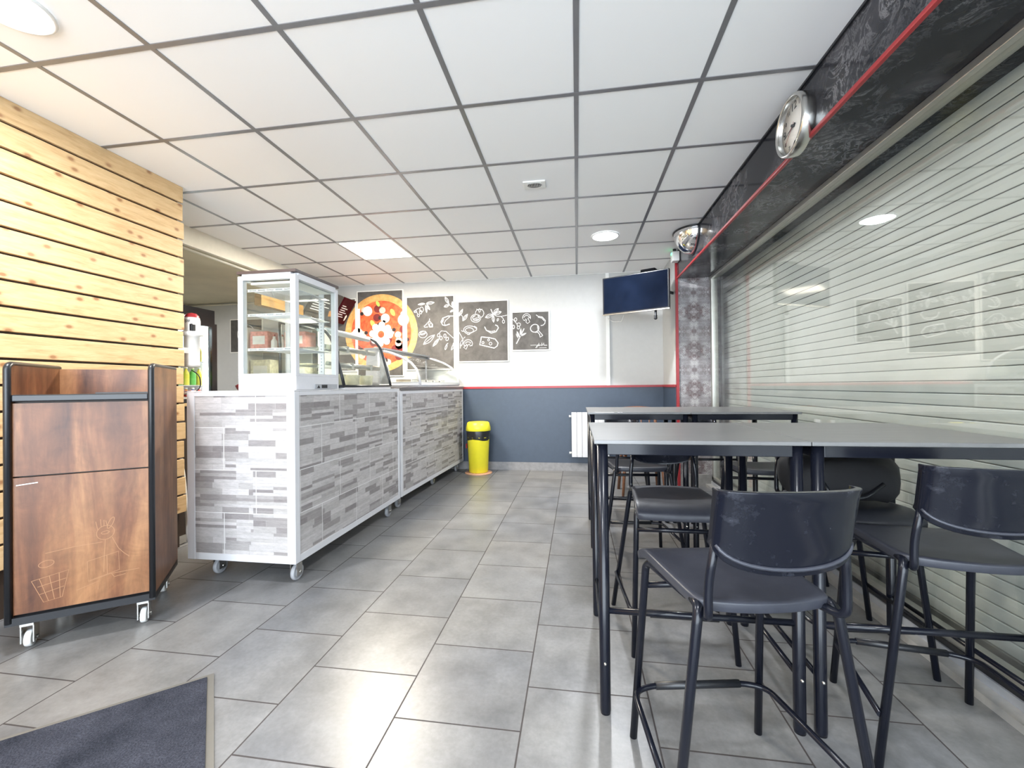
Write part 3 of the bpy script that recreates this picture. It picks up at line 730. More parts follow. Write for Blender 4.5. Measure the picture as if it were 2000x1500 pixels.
# ================================================================== STOOLS
def make_stool(label):
    t = thing('bar_stool', label, 'stool', (0, 0, 0), 0, 'black bar stools with tubular legs')
    # seat: dished plate with a rolled front lip
    b = B(); out = []
    def seg_(p, q, n): return [(p[0]+(q[0]-p[0])*k/n, p[1]+(q[1]-p[1])*k/n) for k in range(n)]
    for k in range(13): u_ = -1+2*k/12; out.append((.150*u_, -.168-.024*(1-u_*u_)))            # rear edge
    out += [(.158, -.160), (.163, -.145)] + seg_((.166, -.12), (.187, .17), 8) + [(.187, .17), (.186, .195), (.180, .205)]
    for k in range(1, 12): u_ = 1-2*k/12; out.append((.180*u_, .205+.004*(1-u_*u_)))
    out += [(-.180, .205), (-.186, .195), (-.187, .17)] + seg_((-.187, .17), (-.166, -.12), 8)[1:] + [(-.166, -.12), (-.163, -.145), (-.158, -.160)]
    def sz(x, y):
        z = .628-.013*max(0, 1-(x/.18)**2)*max(0, 1-((y+.01)/.19)**2)
        if y > .12: z -= .032*((y-.12)/.085)**2
        return z
    rs = (1, .965, .9, .8, .65, .45, .22); rings = []
    for f_ in rs:
        rings.append([b.verts.new((x*f_, .012+(y-.012)*f_, sz(x*f_, .012+(y-.012)*f_)-(.004 if f_ == 1 else 0))) for x, y in out])
    lowr = [[b.verts.new((x*f_*.99, .012+(y-.012)*f_*.99, sz(x*f_, .012+(y-.012)*f_)-(.028 if f_ == 1 else .022))) for x, y in out] for f_ in (1, .9, .6, .2)]
    n_ = len(out)
    def skin(A_, B_):
        for k in range(n_):
            f = b.faces.new((A_[k], A_[(k+1) % n_], B_[(k+1) % n_], B_[k])); f.smooth = True
    for A_, B_ in zip(rings[:-1], rings[1:]): skin(A_, B_)
    b.faces.new(rings[-1]); skin(rings[0], lowr[0])
    for A_, B_ in zip(lowr[:-1], lowr[1:]): skin(A_, B_)
    b.faces.new(lowr[-1])
    seat = obj('seat', b, MT['stool'], t)
    bv = seat.modifiers.new('bevel', 'BEVEL'); bv.width = .003; bv.segments = 2; bv.limit_method = 'ANGLE'; bv.angle_limit = math.radians(60)
    # backrest: curved shell, deeper in the middle
    b = B(); NX, NZ = 20, 8; F, K = [], []
    for i in range(NX+1):
        u_ = -1+2*i/NX; x = .153*math.sin(u_*math.pi/2*.985)
        yb = -.212-.052*(1-u_*u_)**.9
        zb = .774-.056*(1-u_*u_); zt = .904+.002*(1-u_*u_)
        fr, bk = [], []
        for j in range(NZ+1):
            v_ = j/NZ; z = zb+(zt-zb)*v_; lean = -.034*(z-.74)/.16
            th = .006+(.005 if v_ > .99 or v_ < .01 else 0)+(.008*max(0, abs(u_)-.86)/.14)
            fr.append(b.verts.new((x, yb+lean+th, z))); bk.append(b.verts.new((x*1.02, yb+lean-th*.6, z)))
        F.append(fr); K.append(bk)
    for i in range(NX):
        for j in range(NZ):
            for G, o_ in ((F, 1), (K, -1)):
                q = (G[i][j], G[i+1][j], G[i+1][j+1], G[i][j+1]); f = b.faces.new(q if o_ > 0 else q[::-1]); f.smooth = True
        b.faces.new((F[i][0], K[i][0], K[i+1][0], F[i+1][0])); b.faces.new((F[i][NZ], F[i+1][NZ], K[i+1][NZ], K[i][NZ]))
    for j in range(NZ):
        b.faces.new((F[0][j], F[0][j+1], K[0][j+1], K[0][j])); b.faces.new((F[NX][j], K[NX][j], K[NX][j+1], F[NX][j+1]))
    br = obj('backrest', b, MT['backrest'], t)
    bv = br.modifiers.new('bevel', 'BEVEL'); bv.width = .0025; bv.segments = 2; bv.limit_method = 'ANGLE'; bv.angle_limit = math.radians(40)
    b = B(); pts = []
    for i in range(1, NX):
        u_ = -1+2*i/NX; x = .153*math.sin(u_*math.pi/2*.985); yb = -.212-.052*(1-u_*u_)**.9; zb = .774-.056*(1-u_*u_)+.016
        pts.append((x, yb-.034*(zb-.74)/.16-.006, zb))
    bm_tube(b, pts, .0045, 8); obj('lower_rim', b, MT['stool'], br)
    r = .0115
    for s in (-1, 1):
        # rear leg with its bend under the seat
        tube('leg', fillet([(s*.252, -.215, 0), (s*.166, -.180, .590), (s*.158, -.166, .611), (s*.148, -.09, .606)], .04), r, MT['black_metal'], t, 12)
        tube('leg', fillet([(s*.203, .205, 0), (s*.178, .140, .575), (s*.172, .118, .592), (s*.150, -.09, .598)], .03), r, MT['black_metal'], t, 12)
        tube('back_support', fillet([(s*.135, -.05, .600), (s*.140, -.165, .600), (s*.158, -.216, .602), (s*.158, -.216, .68), (s*.143, -.228, .80)], .035), .0098, MT['black_metal'], t, 12)
    # foot rest ring and stretcher
    tube('foot_rest', fillet([(-.238, -.205, .172), (-.210, .165, .172), (-.150, .190, .172), (.150, .190, .172), (.210, .165, .172), (.238, -.205, .172)], .04, 4), .0085, MT['black_metal'], t, 10)
    tube('foot_rest_sleeve', [(-.135, .190, .172), (.135, .190, .172)], .0115, MT['black_plastic'], t, 12)
    tube('stretcher', [(-.180, .150, .512), (.180, .150, .512)], .0095, MT['black_metal'], t, 10)
    return t
st = make_stool('black bar stool in front, backrest towards the viewer, smudged back')
st.location = (.402, 1.245, 0); st.rotation_euler = (0, 0, math.radians(10))
D2 = math.radians
dup(st, (1.118, 1.545, 0), D2(-8), 'black bar stool at the right edge, backrest towards the viewer')
dup(st, (.425, 2.03, 0), D2(180), 'black bar stool under the left near table, facing the viewer')
dup(st, (1.122, 2.03, 0), D2(183), 'black bar stool behind the right near table, with a black bag on it')
dup(st, (.375, 2.86, 0), D2(4), 'black bar stool pushed in at the left far table, near side')
dup(st, (1.12, 2.83, 0), D2(-3), 'black bar stool pushed in at the right far table, near side')
dup(st, (.40, 3.86, 0), D2(178), 'black bar stool on the far side of the left far table')
dup(st, (1.10, 3.84, 0), D2(184), 'black bar stool on the far side of the right far table')

# wooden dining chair by the back wall
def wood_chair(x, y, rz, label):
    t = thing('wooden_chair', label, 'chair', (x, y, 0), rz)
    m = plain('brown_chair_wood', (.16, .065, .03), .35, var=.25, scale=9)
    b = B(); bm_box(b, -.2, .2, -.2, .2, .44, .47, .01); obj('seat', b, m, t)
    for sx in (-1, 1):
        tube('leg', [(sx*.205, .21, 0), (sx*.17, .17, .45)], .016, m, t, 10, rad=[.012, .018])
        tube('leg', [(sx*.205, -.23, 0), (sx*.17, -.18, .45), (sx*.185, -.21, .72), (sx*.19, -.235, .86)], .016, m, t, 10)
    b = B(); pts = [(-.205+.41*k/12, -.235-.035*math.sin(math.pi*k/12), .86+.015*math.sin(math.pi*k/12)) for k in range(13)]
    bm_tube(b, pts, .022, 8); obj('top_rail', b, m, t)
    for k in range(4): tube('spindle', [(-.12+.08*k, -.18, .46), (-.13+.087*k, -.255, .86)], .007, m, t, 8)
    return t
wood_chair(.64, 4.52, D2(180), 'brown wooden chair with curved top rail near the radiator')

# backpack on the stool seat
bp = thing('backpack', 'black fabric backpack slumped on the stool by the window', 'bag', (1.115, 2.03, .630))
b = B(); NU, NV = 20, 12; rows = []
for j in range(NV+1):
    v_ = j/NV; th = math.pi*v_; row = []
    for i in range(NU):
        ph = 2*math.pi*i/NU; c_, s_ = math.cos(ph), math.sin(ph)
        e = lambda q, p_: math.copysign(abs(q)**p_, q)
        rr = math.sin(th)**.55 if 0 < v_ < 1 else 0
        sag = .9+.18*math.sin(ph*2+1)+.06*math.sin(ph*5)
        row.append(b.verts.new((e(c_, .6)*.225*rr*sag, e(s_, .6)*.12*rr, .096-.092*e(math.cos(th), .6)+(.018*math.sin(ph*3) if .2 < v_ < .8 else 0))))
    rows.append(row)
for j in range(NV):
    for i in range(NU):
        f = b.faces.new((rows[j][i], rows[j][(i+1) % NU], rows[j+1][(i+1) % NU], rows[j+1][i])); f.smooth = True
bmesh.ops.remove_doubles(b, verts=list(b.verts), dist=1e-5)
cl = plain('black_fabric', (.010, .010, .012), .8, bump=.5); obj('body', b, cl, bp)
b = B(); bm_tube(b, fillet([(-.12, -.11, .09), (-.10, -.135, .04), (.02, -.135, .035), (.10, -.115, .09)], .03), .008, 8); obj('front_zip', b, MT['black_plastic'], bp)
b = B(); bm_tube(b, [(.05+.13*math.cos(math.pi*k/16), .16, .02-.36*math.sin(math.pi*k/16)) for k in range(17)], .014, 8); obj('strap', b, cl, bp)

# ================================================================== COUNTERS
def caster(parent, x, y, r=.048, rz=0, tyre='grey_plastic', top=.125):
    c = bpy.data.objects.new('caster', None)
    b_ = B()
    bm_box(b_, x-.03, x+.03, y-.03, y+.03, top-.006, top)
    bm_box(b_, x-.022, x-.018, y-.018, y+.03, r*.7, top-.005); bm_box(b_, x+.018, x+.022, y-.018, y+.03, r*.7, top-.005)
    bm_box(b_, x-.022, x+.022, y-.022, y+.022, top-.022, top-.005)
    fk = obj('caster', b_, MT['chrome'], parent)
    lathe('wheel', [(0, -.014), (r*.55, -.014), (r*.6, -.010), (r*.75, -.012), (r*.95, -.011), (r, -.006), (r, .006), (r*.95, .011), (r*.75, .012), (r*.6, .010), (r*.55, .014), (0, .014)], MT[tyre], fk, (x, y+.012, r), 'X', 28)
    lathe('axle_cap', [(0, -.026), (.008, -.026), (.008, .026), (0, .026)], MT['chrome'], fk, (x, y+.012, r), 'X', 12)
    return fk
def counter(label, x0, x1, y0, y1, rz=0, near_end=True, top_mat='white_metal', toph=1.12):
    t = thing('counter', label, 'counter', (x1, y0, 0), rz, 'tiled counters on casters')
    X0, Y1 = x0-x1, y1-y0
    b_ = B(); bm_box(b_, X0+.02, -.012, .012, Y1-.012, .14, toph-.02); obj('core', b_, MT['white_metal'], t)
    b_ = B(); bm_box(b_, X0+.05, -.05, .004, .014, .165, toph-.025); obj('front_cladding', b_, MT['strip_x'], t)
    b_ = B(); bm_box(b_, -.014, -.004, .03, Y1-.03, .165, toph-.025); obj('side_cladding', b_, MT['strip_y'], t)
    b_ = B()
    bm_box(b_, X0, X0+.05, 0, .03, .125, toph-.0065, .002); bm_box(b_, -.052, 0, 0, .045, .125, toph-.0065, .003)
    bm_box(b_, -.03, 0, Y1-.035, Y1, .125, toph-.0065, .002); bm_box(b_, X0, X0+.03, Y1-.035, Y1, .125, toph-.0065, .002)
    bm_box(b_, X0+.0505, -.0525, .001, .03, .126, .165); bm_box(b_, X0+.0505, -.0525, .001, .03, toph-.03, toph-.007)
    bm_box(b_, -.03, -.001, .0455, Y1-.0355, .126, .165); bm_box(b_, -.03, -.001, .0455, Y1-.0355, toph-.03, toph-.007)
    obj('frame', b_, MT['white_metal'], t)
    b_ = B(); bm_box(b_, X0, 0, 0, Y1, toph-.006, toph, .001); obj('worktop', b_, MT[top_mat], t)
    return t
c1 = counter('front white framed counter clad in grey stone strips, carrying the glass cabinet', -2.30, -1.595, 2.21, 3.665)
for x, y in ((-.59, .10), (-.055, .075), (-.055, 1.30), (-.59, 1.30)): caster(c1, x, y)
c2 = counter('rear tiled counter with dark worktop running to the back wall', -2.30, -1.597, 3.69, 5.62, -.032, top_mat='white_metal', toph=1.10)
box('dark_worktop', -.705, .006, -.004, 1.935, 1.102, 1.132, plain('dark_worktop', (.11, .10, .10), .4), c2)
for x, y in ((-.09, .10), (-.11, 1.05), (-.07, 1.80), (-.6, .1), (-.6, 1.8)): caster(c2, x, y)

# upright glass display cabinet
gc = thing('display_cabinet', 'tall white framed glass display cabinet with wire shelves on the counter', 'display cabinet', (-2.02, 2.285, 1.121))
W_, D_, H_ = .382, .455, .718
b = B(); bm_box(b, 0, W_, 0, D_, 0, .085, .003); obj('base', b, MT['white_metal'], gc)
b = B()
for x in (0, W_-.034):
    for y in (0, D_-.034): bm_box(b, x, x+.034, y, y+.034, .085, H_-.03, .002)
for z0, z1 in ((.085, .10), (H_-.055, H_-.018)):
    bm_box(b, .03, W_-.03, 0, .03, z0, z1); bm_box(b, .03, W_-.03, D_-.03, D_, z0, z1)
    bm_box(b, 0, .03, .03, D_-.03, z0, z1); bm_box(b, W_-.03, W_, .03, D_-.03, z0, z1)
obj('frame', b, MT['white_metal'], gc)
b = B(); bm_box(b, -.004, W_+.004, -.004, D_+.004, H_-.018, H_, .002); obj('top_cap', b, plain('brown_cap', (.055, .035, .032), .4), gc)
b = B(); bm_box(b, .034, W_-.034, .004, .009, .10, H_-.055); obj('front_pane', b, MT['glass'], gc)
b = B(); bm_box(b, W_-.009, W_-.004, .034, D_-.034, .10, H_-.055); obj('side_pane', b, MT['glass'], gc)
b = B(); bm_box(b, .004, .009, .034, D_-.034, .10, H_-.055); obj('side_pane', b, MT['glass'], gc)
b = B(); bm_box(b, .034, W_-.034, D_-.009, D_-.004, .10, H_-.055); obj('rear_pane', b, MT['glass'], gc)
b = B(); bm_box(b, .06, .34, .035, .045, H_-.075, H_-.055); bm_box(b, .035, W_-.035, .035, D_-.04, H_-.06, H_-.055); obj('lamp_cover', b, MT['white_plastic'], gc)
for z in (.253, .462, .612):
    b = B(); x0, x1, y0, y1 = .042, W_-.042, .03, D_-.04
    for pts in ([(x0, y0, z), (x1, y0, z)], [(x0, y1, z), (x1, y1, z)], [(x0, y0, z), (x0, y1, z)], [(x1, y0, z), (x1, y1, z)], [(x0, y0, z-.012), (x1, y0, z-.012)]): bm_tube(b, pts, .0025, 6)
    for k in range(26): xx = x0+(x1-x0)*k/25; bm_tube(b, [(xx, y0, z), (xx, y1, z)], .0013, 4)
    for k in range(6): bm_box(b, x0+.004+k*.058, x0+.014+k*.058, y0-.002, y0+.002, z-.013, z)
    obj('wire_shelf', b, MT['white_metal'], gc)
b = B(); bm_box(b, .255, .29, D_-.030, D_-.02, .10, H_-.06); o_ = obj('shelf_rail', b, MT['white_metal'], gc)
b = B()
for k in range(24): bm_box(b, .268, .277, D_-.032, D_-.029, .12+k*.022, .128+k*.022)
obj('slots', b, MT['grey_plastic'], o_)
b = B(); bm_box(b, W_-.002, W_+.004, .18, .43, .006, .035); th_ = obj('control_panel', b, MT['grey_plastic'], gc)
b = B(); bm_box(b, W_+.003, W_+.006, .25, .31, .010, .031); obj('readout', b, MT['black_plastic'], th_)
b = B(); bm_prism(b, [(W_+.0045, .20, .010), (W_+.0045, .232, .010), (W_+.0045, .216, .030)], (.0008, 0, 0)); obj('warning_mark', b, MT['black_plastic'], th_)

# curved glass display on the front counter
def curved_case(name, label, base, length, prof, frame_mat, loc, tube_r=.011, rails=True):
    """prof: (x, z) list from front foot up and back, x negative to the rear; runs along +y"""
    t = thing(name, label, 'display case', loc)
    pr = [Vector((x, 0, z)) for x, z in prof]
    for y in (0, length):
        b_ = B()
        bm_tube(b_, [(p_.x, y, p_.z) for p_ in pr], tube_r, 8)
        bm_tube(b_, [(pr[0].x, y, pr[0].z), (pr[-1].x, y, pr[0].z)], tube_r, 8)
        bm_tube(b_, [(pr[-1].x, y, pr[0].z), (pr[-1].x, y, pr[-1].z)], tube_r, 8)
        e_ = obj('end_frame', b_, MT[frame_mat], t)
        b_ = B(); n_ = len(pr); poly = [(p_.x, y, p_.z) for p_ in pr]+[(pr[-1].x, y, pr[0].z)]
        b_.faces.new([b_.verts.new(q) for q in poly]); obj('end_pane', b_, MT['glass'], e_)
    b_ = B(); A = [(b_.verts.new((p_.x, 0, p_.z)), b_.verts.new((p_.x, length, p_.z))) for p_ in pr]
    for a, c_ in zip(A[:-1], A[1:]): f = b_.faces.new((a[0], a[1], c_[1], c_[0])); f.smooth = True
    obj('curved_pane', b_, MT['glass'], t)
    b_ = B(); bm_box(b_, pr[-1].x, pr[0].x, 0, length, -.001+pr[0].z-.02, pr[0].z+.004); obj('deck', b_, MT[base], t)
    b_ = B()
    bm_tube(b_, [(pr[-1].x, 0, pr[-1].z), (pr[-1].x, length, pr[-1].z)], tube_r, 8)
    bm_tube(b_, [(pr[0].x, 0, pr[0].z), (pr[0].x, length, pr[0].z)], tube_r*.8, 8); obj('edge_rail', b_, MT[frame_mat], t)
    return t
prof = [(0, .015), (-.02, .10), (-.05, .20), (-.075, .30), (-.10, .36), (-.14, .41), (-.20, .445), (-.28, .465), (-.40, .478), (-.50, .485)]
cc = curved_case('curved_display_case', 'curved glass display case with dark frame behind the upright cabinet', 'white_metal', .76, prof, 'black_plastic', (-1.632, 2.80, 1.1275))
for z, x1 in ((.17, -.09), (.30, -.13)):
    b = B(); bm_box(b, -.47, x1, .03, .73, z, z+.006); s_ = obj('glass_shelf', b, MT['glass'], cc)
    b = B(); bm_tube(b, [(x1-.01, .03, z), (x1-.01, .73, z)], .019, 12); bm_tube(b, [(x1-.06, .03, z+.012), (x1-.06, .73, z+.012)], .014, 10)
    for y in (.25, .55): bm_box(b, x1-.03, x1+.01, y, y+.035, z-.025, z+.025)
    obj('light_tube', b, MT['alu'], cc)
b = B(); bm_tube(b, [(-.20, .02, .43), (-.20, .74, .43)], .022, 12); obj('top_lamp', b, MT['white_plastic'], cc)
tub_m = plain('cream_tub', (.75, .70, .50), .5, var=.1)
for k, (x, y) in enumerate(((-.15, .16), (-.15, .38), (-.15, .60), (-.34, .25), (-.34, .5))):
    b = B(); bm_lathe(b, [(0, 0), (.05, 0), (.058, .075), (.062, .078), (.062, .085), (0, .085)], 20)
    o_ = obj('food_tub', b, tub_m); o_.location = (-1.632+x, 2.80+y, 1.1475)
    tag(o_, ['cream food tub at the near front of the curved case', 'cream food tub in the middle front of the curved case', 'cream food tub at the far front of the curved case', 'cream food tub at the near back of the curved case', 'cream food tub at the far back of the curved case'][k], 'tub', 'tubs inside the curved glass case')

# glass topped preparation case on the rear counter
prof = [(0, .015), (-.015, .10), (-.04, .175), (-.10, .245), (-.20, .305), (-.33, .355), (-.46, .385)]
pc = curved_case('preparation_case', 'low curved glass preparation case with white frame on the rear counter', 'white_metal', 1.30, prof, 'white_metal', (-1.60, 4.20, 1.1395), .013)
pc.rotation_euler = (0, 0, -.032)
b = B(); bm_box(b, -.62, -.02, .0, 1.30, 0, .045); obj('pan_rail', b, MT['white_metal'], pc)
b = B(); bm_prism(b, [(-.47, 0, .0), (-.33, 0, .0), (-.36, 0, .20), (-.44, 0, .395), (-.60, 0, .395), (-.62, 0, 0)], (0, .02, 0)); obj('side_panel', b, MT['white_metal'], pc)
b = B(); bm_box(b, -.62, -.40, -.02, 1.30, .395, .41); obj('top_shelf', b, MT['grey_plastic'], pc)
for k in range(5):
    b = B(); bm_box(b, -.09, .09, -.08, .08, 0, .03, .004); o_ = obj('food_pan', b, MT['chrome'])
    o_.location = (-1.82+.032*(4.4+k*.22-4.2), 4.36+k*.22, 1.185); o_.rotation_euler = (0, 0, -.032)
    tag(o_, 'steel food pan in the preparation case, number %d from the near end' % (k+1), 'pan', 'steel pans in the preparation case')
    o_['label'] = ['nearest steel food pan in the preparation case', 'second steel food pan from the near end of the preparation case', 'middle steel food pan in the preparation case', 'steel food pan second from the back wall', 'steel food pan closest to the back wall'][k]

# ================================================================== KITCHEN
# menu boards
def menu(label, y0, y1, m, accent):
    t = thing('menu_board', label, 'menu board', (-3.10, y0, 2.36))
    L = y1-y0; top = Vector((0, 0, 0)); dn = Vector((-.20, 0, -.32)); n_ = Vector((.32, 0, -.20)).normalized()
    b_ = B(); bm_prism(b_, [(0, 0, 0), (0, L, 0), (dn.x, L, dn.z), (dn.x, 0, dn.z)], tuple(-n_*.03)); obj('panel', b_, m, t)
    def q(a, s): p_ = Vector((0, L*a, 0))+dn*s+n_*.002; return p_
    b_ = B()
    for k in range(6):
        s = .30+k*.085; a0 = .08; a1 = .08+[.34, .55, .42, .60, .38, .5][k]
        b_.faces.new([b_.verts.new(q(a0, s)), b_.verts.new(q(a1, s)), b_.verts.new(q(a1, s+.03)), b_.verts.new(q(a0, s+.03))])
    obj('lettering', b_, MT['chalk'], t)
    b_ = B(); b_.faces.new([b_.verts.new(q(a, s)) for a, s in ((.74, .66), (.82, .60), (.91, .67), (.89, .84), (.79, .86))]); obj('picture', b_, accent, t)
    b_ = B(); bm_tube(b_, [(-.06, L*.5, -.06), (-.34, L*.5, .10)], .012, 8); obj('wall_bracket', b_, MT['black_plastic'], t)
menu('dark red menu board with white lettering hanging nearest the back wall', 5.38, 5.655, plain('dark_red_print', (.045, .003, .006), .6, spec=.1, var=.5, scale=5), MT['chalk'])
menu('grey menu board with white lettering hanging in front of the red one', 4.76, 5.34, plain('grey_print', (.06, .057, .055), .6, spec=.1), plain('orange_print', (.50, .22, .04), .5))
gb = thing('wooden_sign_box', 'golden wooden box sign hanging in the kitchen, seen through the glass cabinet', 'sign', (-3.28, 3.93, 1.995))
box('panel', 0, .08, 0, .68, 0, .118, plain('gold_wood', (.24, .13, .04), .45, var=.3, scale=6), gb)
tube('wall_bracket', [(.0, .34, .06), (-.175, .34, .45)], .010, MT['black_plastic'], gb)
# back counter
kc = thing('kitchen_counter', 'dark brown kitchen counter with pale wooden top behind the pine wall', 'counter', (-3.6, 2.80, 0))
box('cabinet', 0, .56, 0, .55, .0, 1.0, MT['dark_brown'], kc)
box('worktop', -.02, .575, -.01, .57, 1.0, 1.022, plain('pale_oak', (.50, .34, .17), .4), kc)
# cup dispenser with a red dome
cd = thing('cup_dispenser', 'white drink cup dispenser tube with red and white dome beside the pine wall', 'dispenser', (-2.865, 2.80, 1.30))
lathe('tube', [(0, 0), (.046, 0), (.050, .02), (.050, .23), (.072, .235), (.072, .262), (.05, .27), (0, .27)], MT['white_plastic'], cd)
lathe('dome', [(.050, .271), (.054, .30), (.054, .345), (.050, .37), (0, .372)], MT['white_plastic'], cd)
lathe('dome_cap', [(.0505, .366), (.046, .385), (.03, .402), (0, .41)], MT['red'], cd)
b = B(); bm_box(b, .030, .055, -.052, -.02, .265, .32, .006); obj('dark_grip', b, MT['black_plastic'], cd)
text('lettering', 'pepsi', .036, MT['black_plastic'], (.004, -.0548, .345), (1, 0, 0), (0, 0, 1), cd)
b = B(); bm_box(b, -.02, .02, -.16, -.04, .10, .14); bmesh.ops.translate(b, vec=(0, .0, 0), verts=list(b.verts)); obj('wall_bracket', b, MT['white_plastic'], cd)
# paper stack and cups on counter
b = B(); bm_box(b, -.13, .13, -.1, .1, 0, .035, .004); o_ = obj('storage_tray', b, MT['black_plastic']); o_.location = (-3.20, 3.02, 1.0225); tag(o_, 'flat black tray on the wooden kitchen counter', 'tray')
for k in range(4):
    b = B(); bm_box(b, -.10, .10, -.07, .07, 0, .016, .002); o_ = obj('paper_stack', b, [MT['egg'], MT['red'], MT['egg'], plain('pink_paper', (.8, .5, .5), .6)][k])
    o_.location = (-3.18, 3.0, 1.058+k*.0165); o_.rotation_euler = (0, 0, .15*k)
    tag(o_, ['white paper pack lowest of the stack on the black tray', 'red paper pack second from the bottom on the black tray', 'white paper pack third from the bottom on the black tray', 'pink paper pack topmost on the black tray'][k], 'paper pack', 'paper packs on the kitchen counter')
cord('power_cable', [(-2.93, 2.86, 1.28), (-2.88, 2.88, 1.24), (-2.89, 2.90, 1.15), (-2.98, 2.93, 1.10), (-3.05, 2.95, 1.06)], 'black cable looping down beside the cup dispenser', r=.004)
cord('white_hose', [(-2.90, 2.74, .62), (-2.885, 2.75, .45), (-2.86, 2.74, .25), (-2.85, 2.74, .06), (-2.87, 2.76, .012)], 'white hose hanging to the floor beside the pine wall', 'white_plastic', .011)

# drinks cooler
dc = thing('drinks_cooler', 'tall black framed drinks cooler with lit interior in the kitchen', 'cooler', (-4.20, 3.78, 0), 0)
b = B(); bm_box(b, -.62, 0, 0, .03, .1, 2.05); bm_box(b, -.62, 0, .595, .625, .1, 2.05); bm_box(b, -.62, -.60, .03, .595, .1, 2.05)
bm_box(b, -.62, 0, 0, .625, 0, .1); bm_box(b, -.62, 0, .03, .595, 1.89, 2.05); obj('cabinet', b, MT['black_plastic'], dc)
b = B(); bm_box(b, -.60, -.05, .03, .04, .1, 1.89); bm_box(b, -.60, -.05, .585, .595, .1, 1.89); bm_box(b, -.60, -.59, .04, .585, .1, 1.89); obj('liner', b, MT['white_plastic'], dc)
dr = B()
for a in ((.0, .03, .03, .07, .1, 1.89), (.0, .03, .555, .625, .1, 1.89), (.0, .03, .07, .555, .1, .14), (.0, .03, .07, .555, 1.85, 1.89)): bm_box(dr, *a)
dro = obj('door', dr, MT['black_plastic'], dc)
b = B(); bm_box(b, .010, .014, .07, .555, .14, 1.85); obj('pane', b, MT['glass'], dro)
b = B(); bm_box(b, .0145, .0155, .22, .36, 1.62, 1.74); obj('sticker', b, MT['egg'], dro)
b = B(); bm_box(b, .0155, .0165, .24, .34, 1.68, 1.72); bm_box(b, .0155, .0165, .26, .32, 1.64, 1.66); obj('sticker_mark', b, MT['black_plastic'], dro)
b = B(); bm_box(b, -.07, -.05, .555, .58, .15, 1.85); obj('light_strip', b, MT['led'], dc)
for z in (.55, .95, 1.18, 1.45): box('shelf', -.58, -.06, .045, .58, z-.008, z, MT['white_metal'], dc)
al = area_light('cooler_glow', (0, 0, 0), (0, math.radians(180+0), 0), .4, .5, 6, (.85, .95, 1)); al.parent = dc; al.location = (-.3, .3, 1.84); al.rotation_euler = (0, 0, 0)
bc = {'green': (.15, .6, .12), 'yellow': (.85, .75, .08), 'red': (.7, .05, .04), 'orange': (.9, .4, .05), 'blue': (.05, .2, .6)}
bm_ = {k: plain(k+'_drink', v, .3) for k, v in bc.items()}
def bottle_mesh():
    b_ = B(); bm_lathe(b_, [(0, 0), (.030, 0), (.032, .01), (.032, .12), (.026, .145), (.013, .165), (.013, .182), (0, .182)], 16); return b_
zn = {.95: 'lowest row', 1.18: 'row at counter height', 1.45: 'top row'}
for z in (.95, 1.18, 1.45):
    for k in range(6):
        cn = {1.18: ['green', 'yellow', 'green', 'yellow', 'green', 'yellow'], 1.45: ['red', 'red', 'yellow', 'red', 'orange', 'yellow'], .95: ['blue', 'green', 'red', 'orange', 'blue', 'red']}[z][k]
        o_ = obj('drink_bottle', bottle_mesh(), bm_[cn]); o_.location = (-4.30, 3.78+.10+k*.082, z+.0005)
        capo = lathe('cap', [(0, 0), (.0155, 0), (.0155, .018), (0, .018)], MT['egg'], o_, (0, 0, .182), seg=12)
        tag(o_, '%s drink bottle in the cooler, %s, %s from the left' % (cn, zn[z], ['first', 'second', 'third', 'fourth', 'fifth', 'sixth'][k]), 'bottle', 'drink bottles in the cooler')

# shelf unit with goods seen through the cabinet
su = thing('shelf_unit', 'white two level shelf unit against the kitchen back wall', 'shelf', (-4.62, YB-.36, 0))
for z in (.95, 1.20, 1.68): box('shelf_board', 0, 1.15, 0, .34, z-.02, z, MT['white_plastic'], su)
for x in (0, 1.13): box('upright', x, x+.02, 0, .34, 0, 2.0, MT['white_plastic'], su)
pink = plain('pink_box', (.72, .30, .26), .6, var=.25, scale=30); crm = plain('cream_box', (.80, .76, .58), .6, var=.2, scale=25)
goods = [('carton', -4.42, 1.68, .27, .26, pink, 'pink printed carton on the upper kitchen shelf, left'), ('carton', -3.86, 1.68, .32, .24, pink, 'pink printed carton on the upper kitchen shelf, right'),
         ('carton', -4.40, 1.20, .31, .34, crm, 'cream printed carton on the lower kitchen shelf, left'), ('carton', -3.80, 1.20, .24, .28, crm, 'cream printed carton on the lower kitchen shelf, right')]
for nm, x, z, w_, h_, m, lb in goods:
    b = B(); bm_box(b, -w_/2, w_/2, -.12, .12, 0, h_, .006); o_ = obj(nm, b, m); o_.location = (x, YB-.2, z+.0005); tag(o_, lb, 'carton', 'cartons on the kitchen shelves')
    b = B(); bm_box(b, -w_/2*.7, w_/2*.7, -.1215, -.1195, h_*.3, h_*.75); obj('printed_label', b, MT['egg'], o_)
for k, (x, z, m) in enumerate(((-4.21, 1.68, 'egg'), (-4.15, 1.68, 'egg'), (-4.16, 1.20, 'leaf'), (-4.08, 1.20, 'yellow'))):
    b = B(); bm_lathe(b, [(0, 0), (.038, 0), (.04, .01), (.04, .12), (.02, .15), (.015, .19), (0, .19)], 16); o_ = obj('sauce_bottle', b, MT[m]); o_.location = (x+.02*k, YB-.28+.06*(k % 2), z+.0005)
    tag(o_, ['white sauce bottle beside the left pink carton', 'white sauce bottle nearer the right pink carton', 'green sauce bottle on the lower kitchen shelf', 'yellow sauce bottle on the lower kitchen shelf'][k], 'bottle', 'sauce bottles on the kitchen shelves')
    lathe('cap', [(0, 0), (.017, 0), (.012, .03), (0, .03)], MT['red'], o_, (0, 0, .188), seg=12)
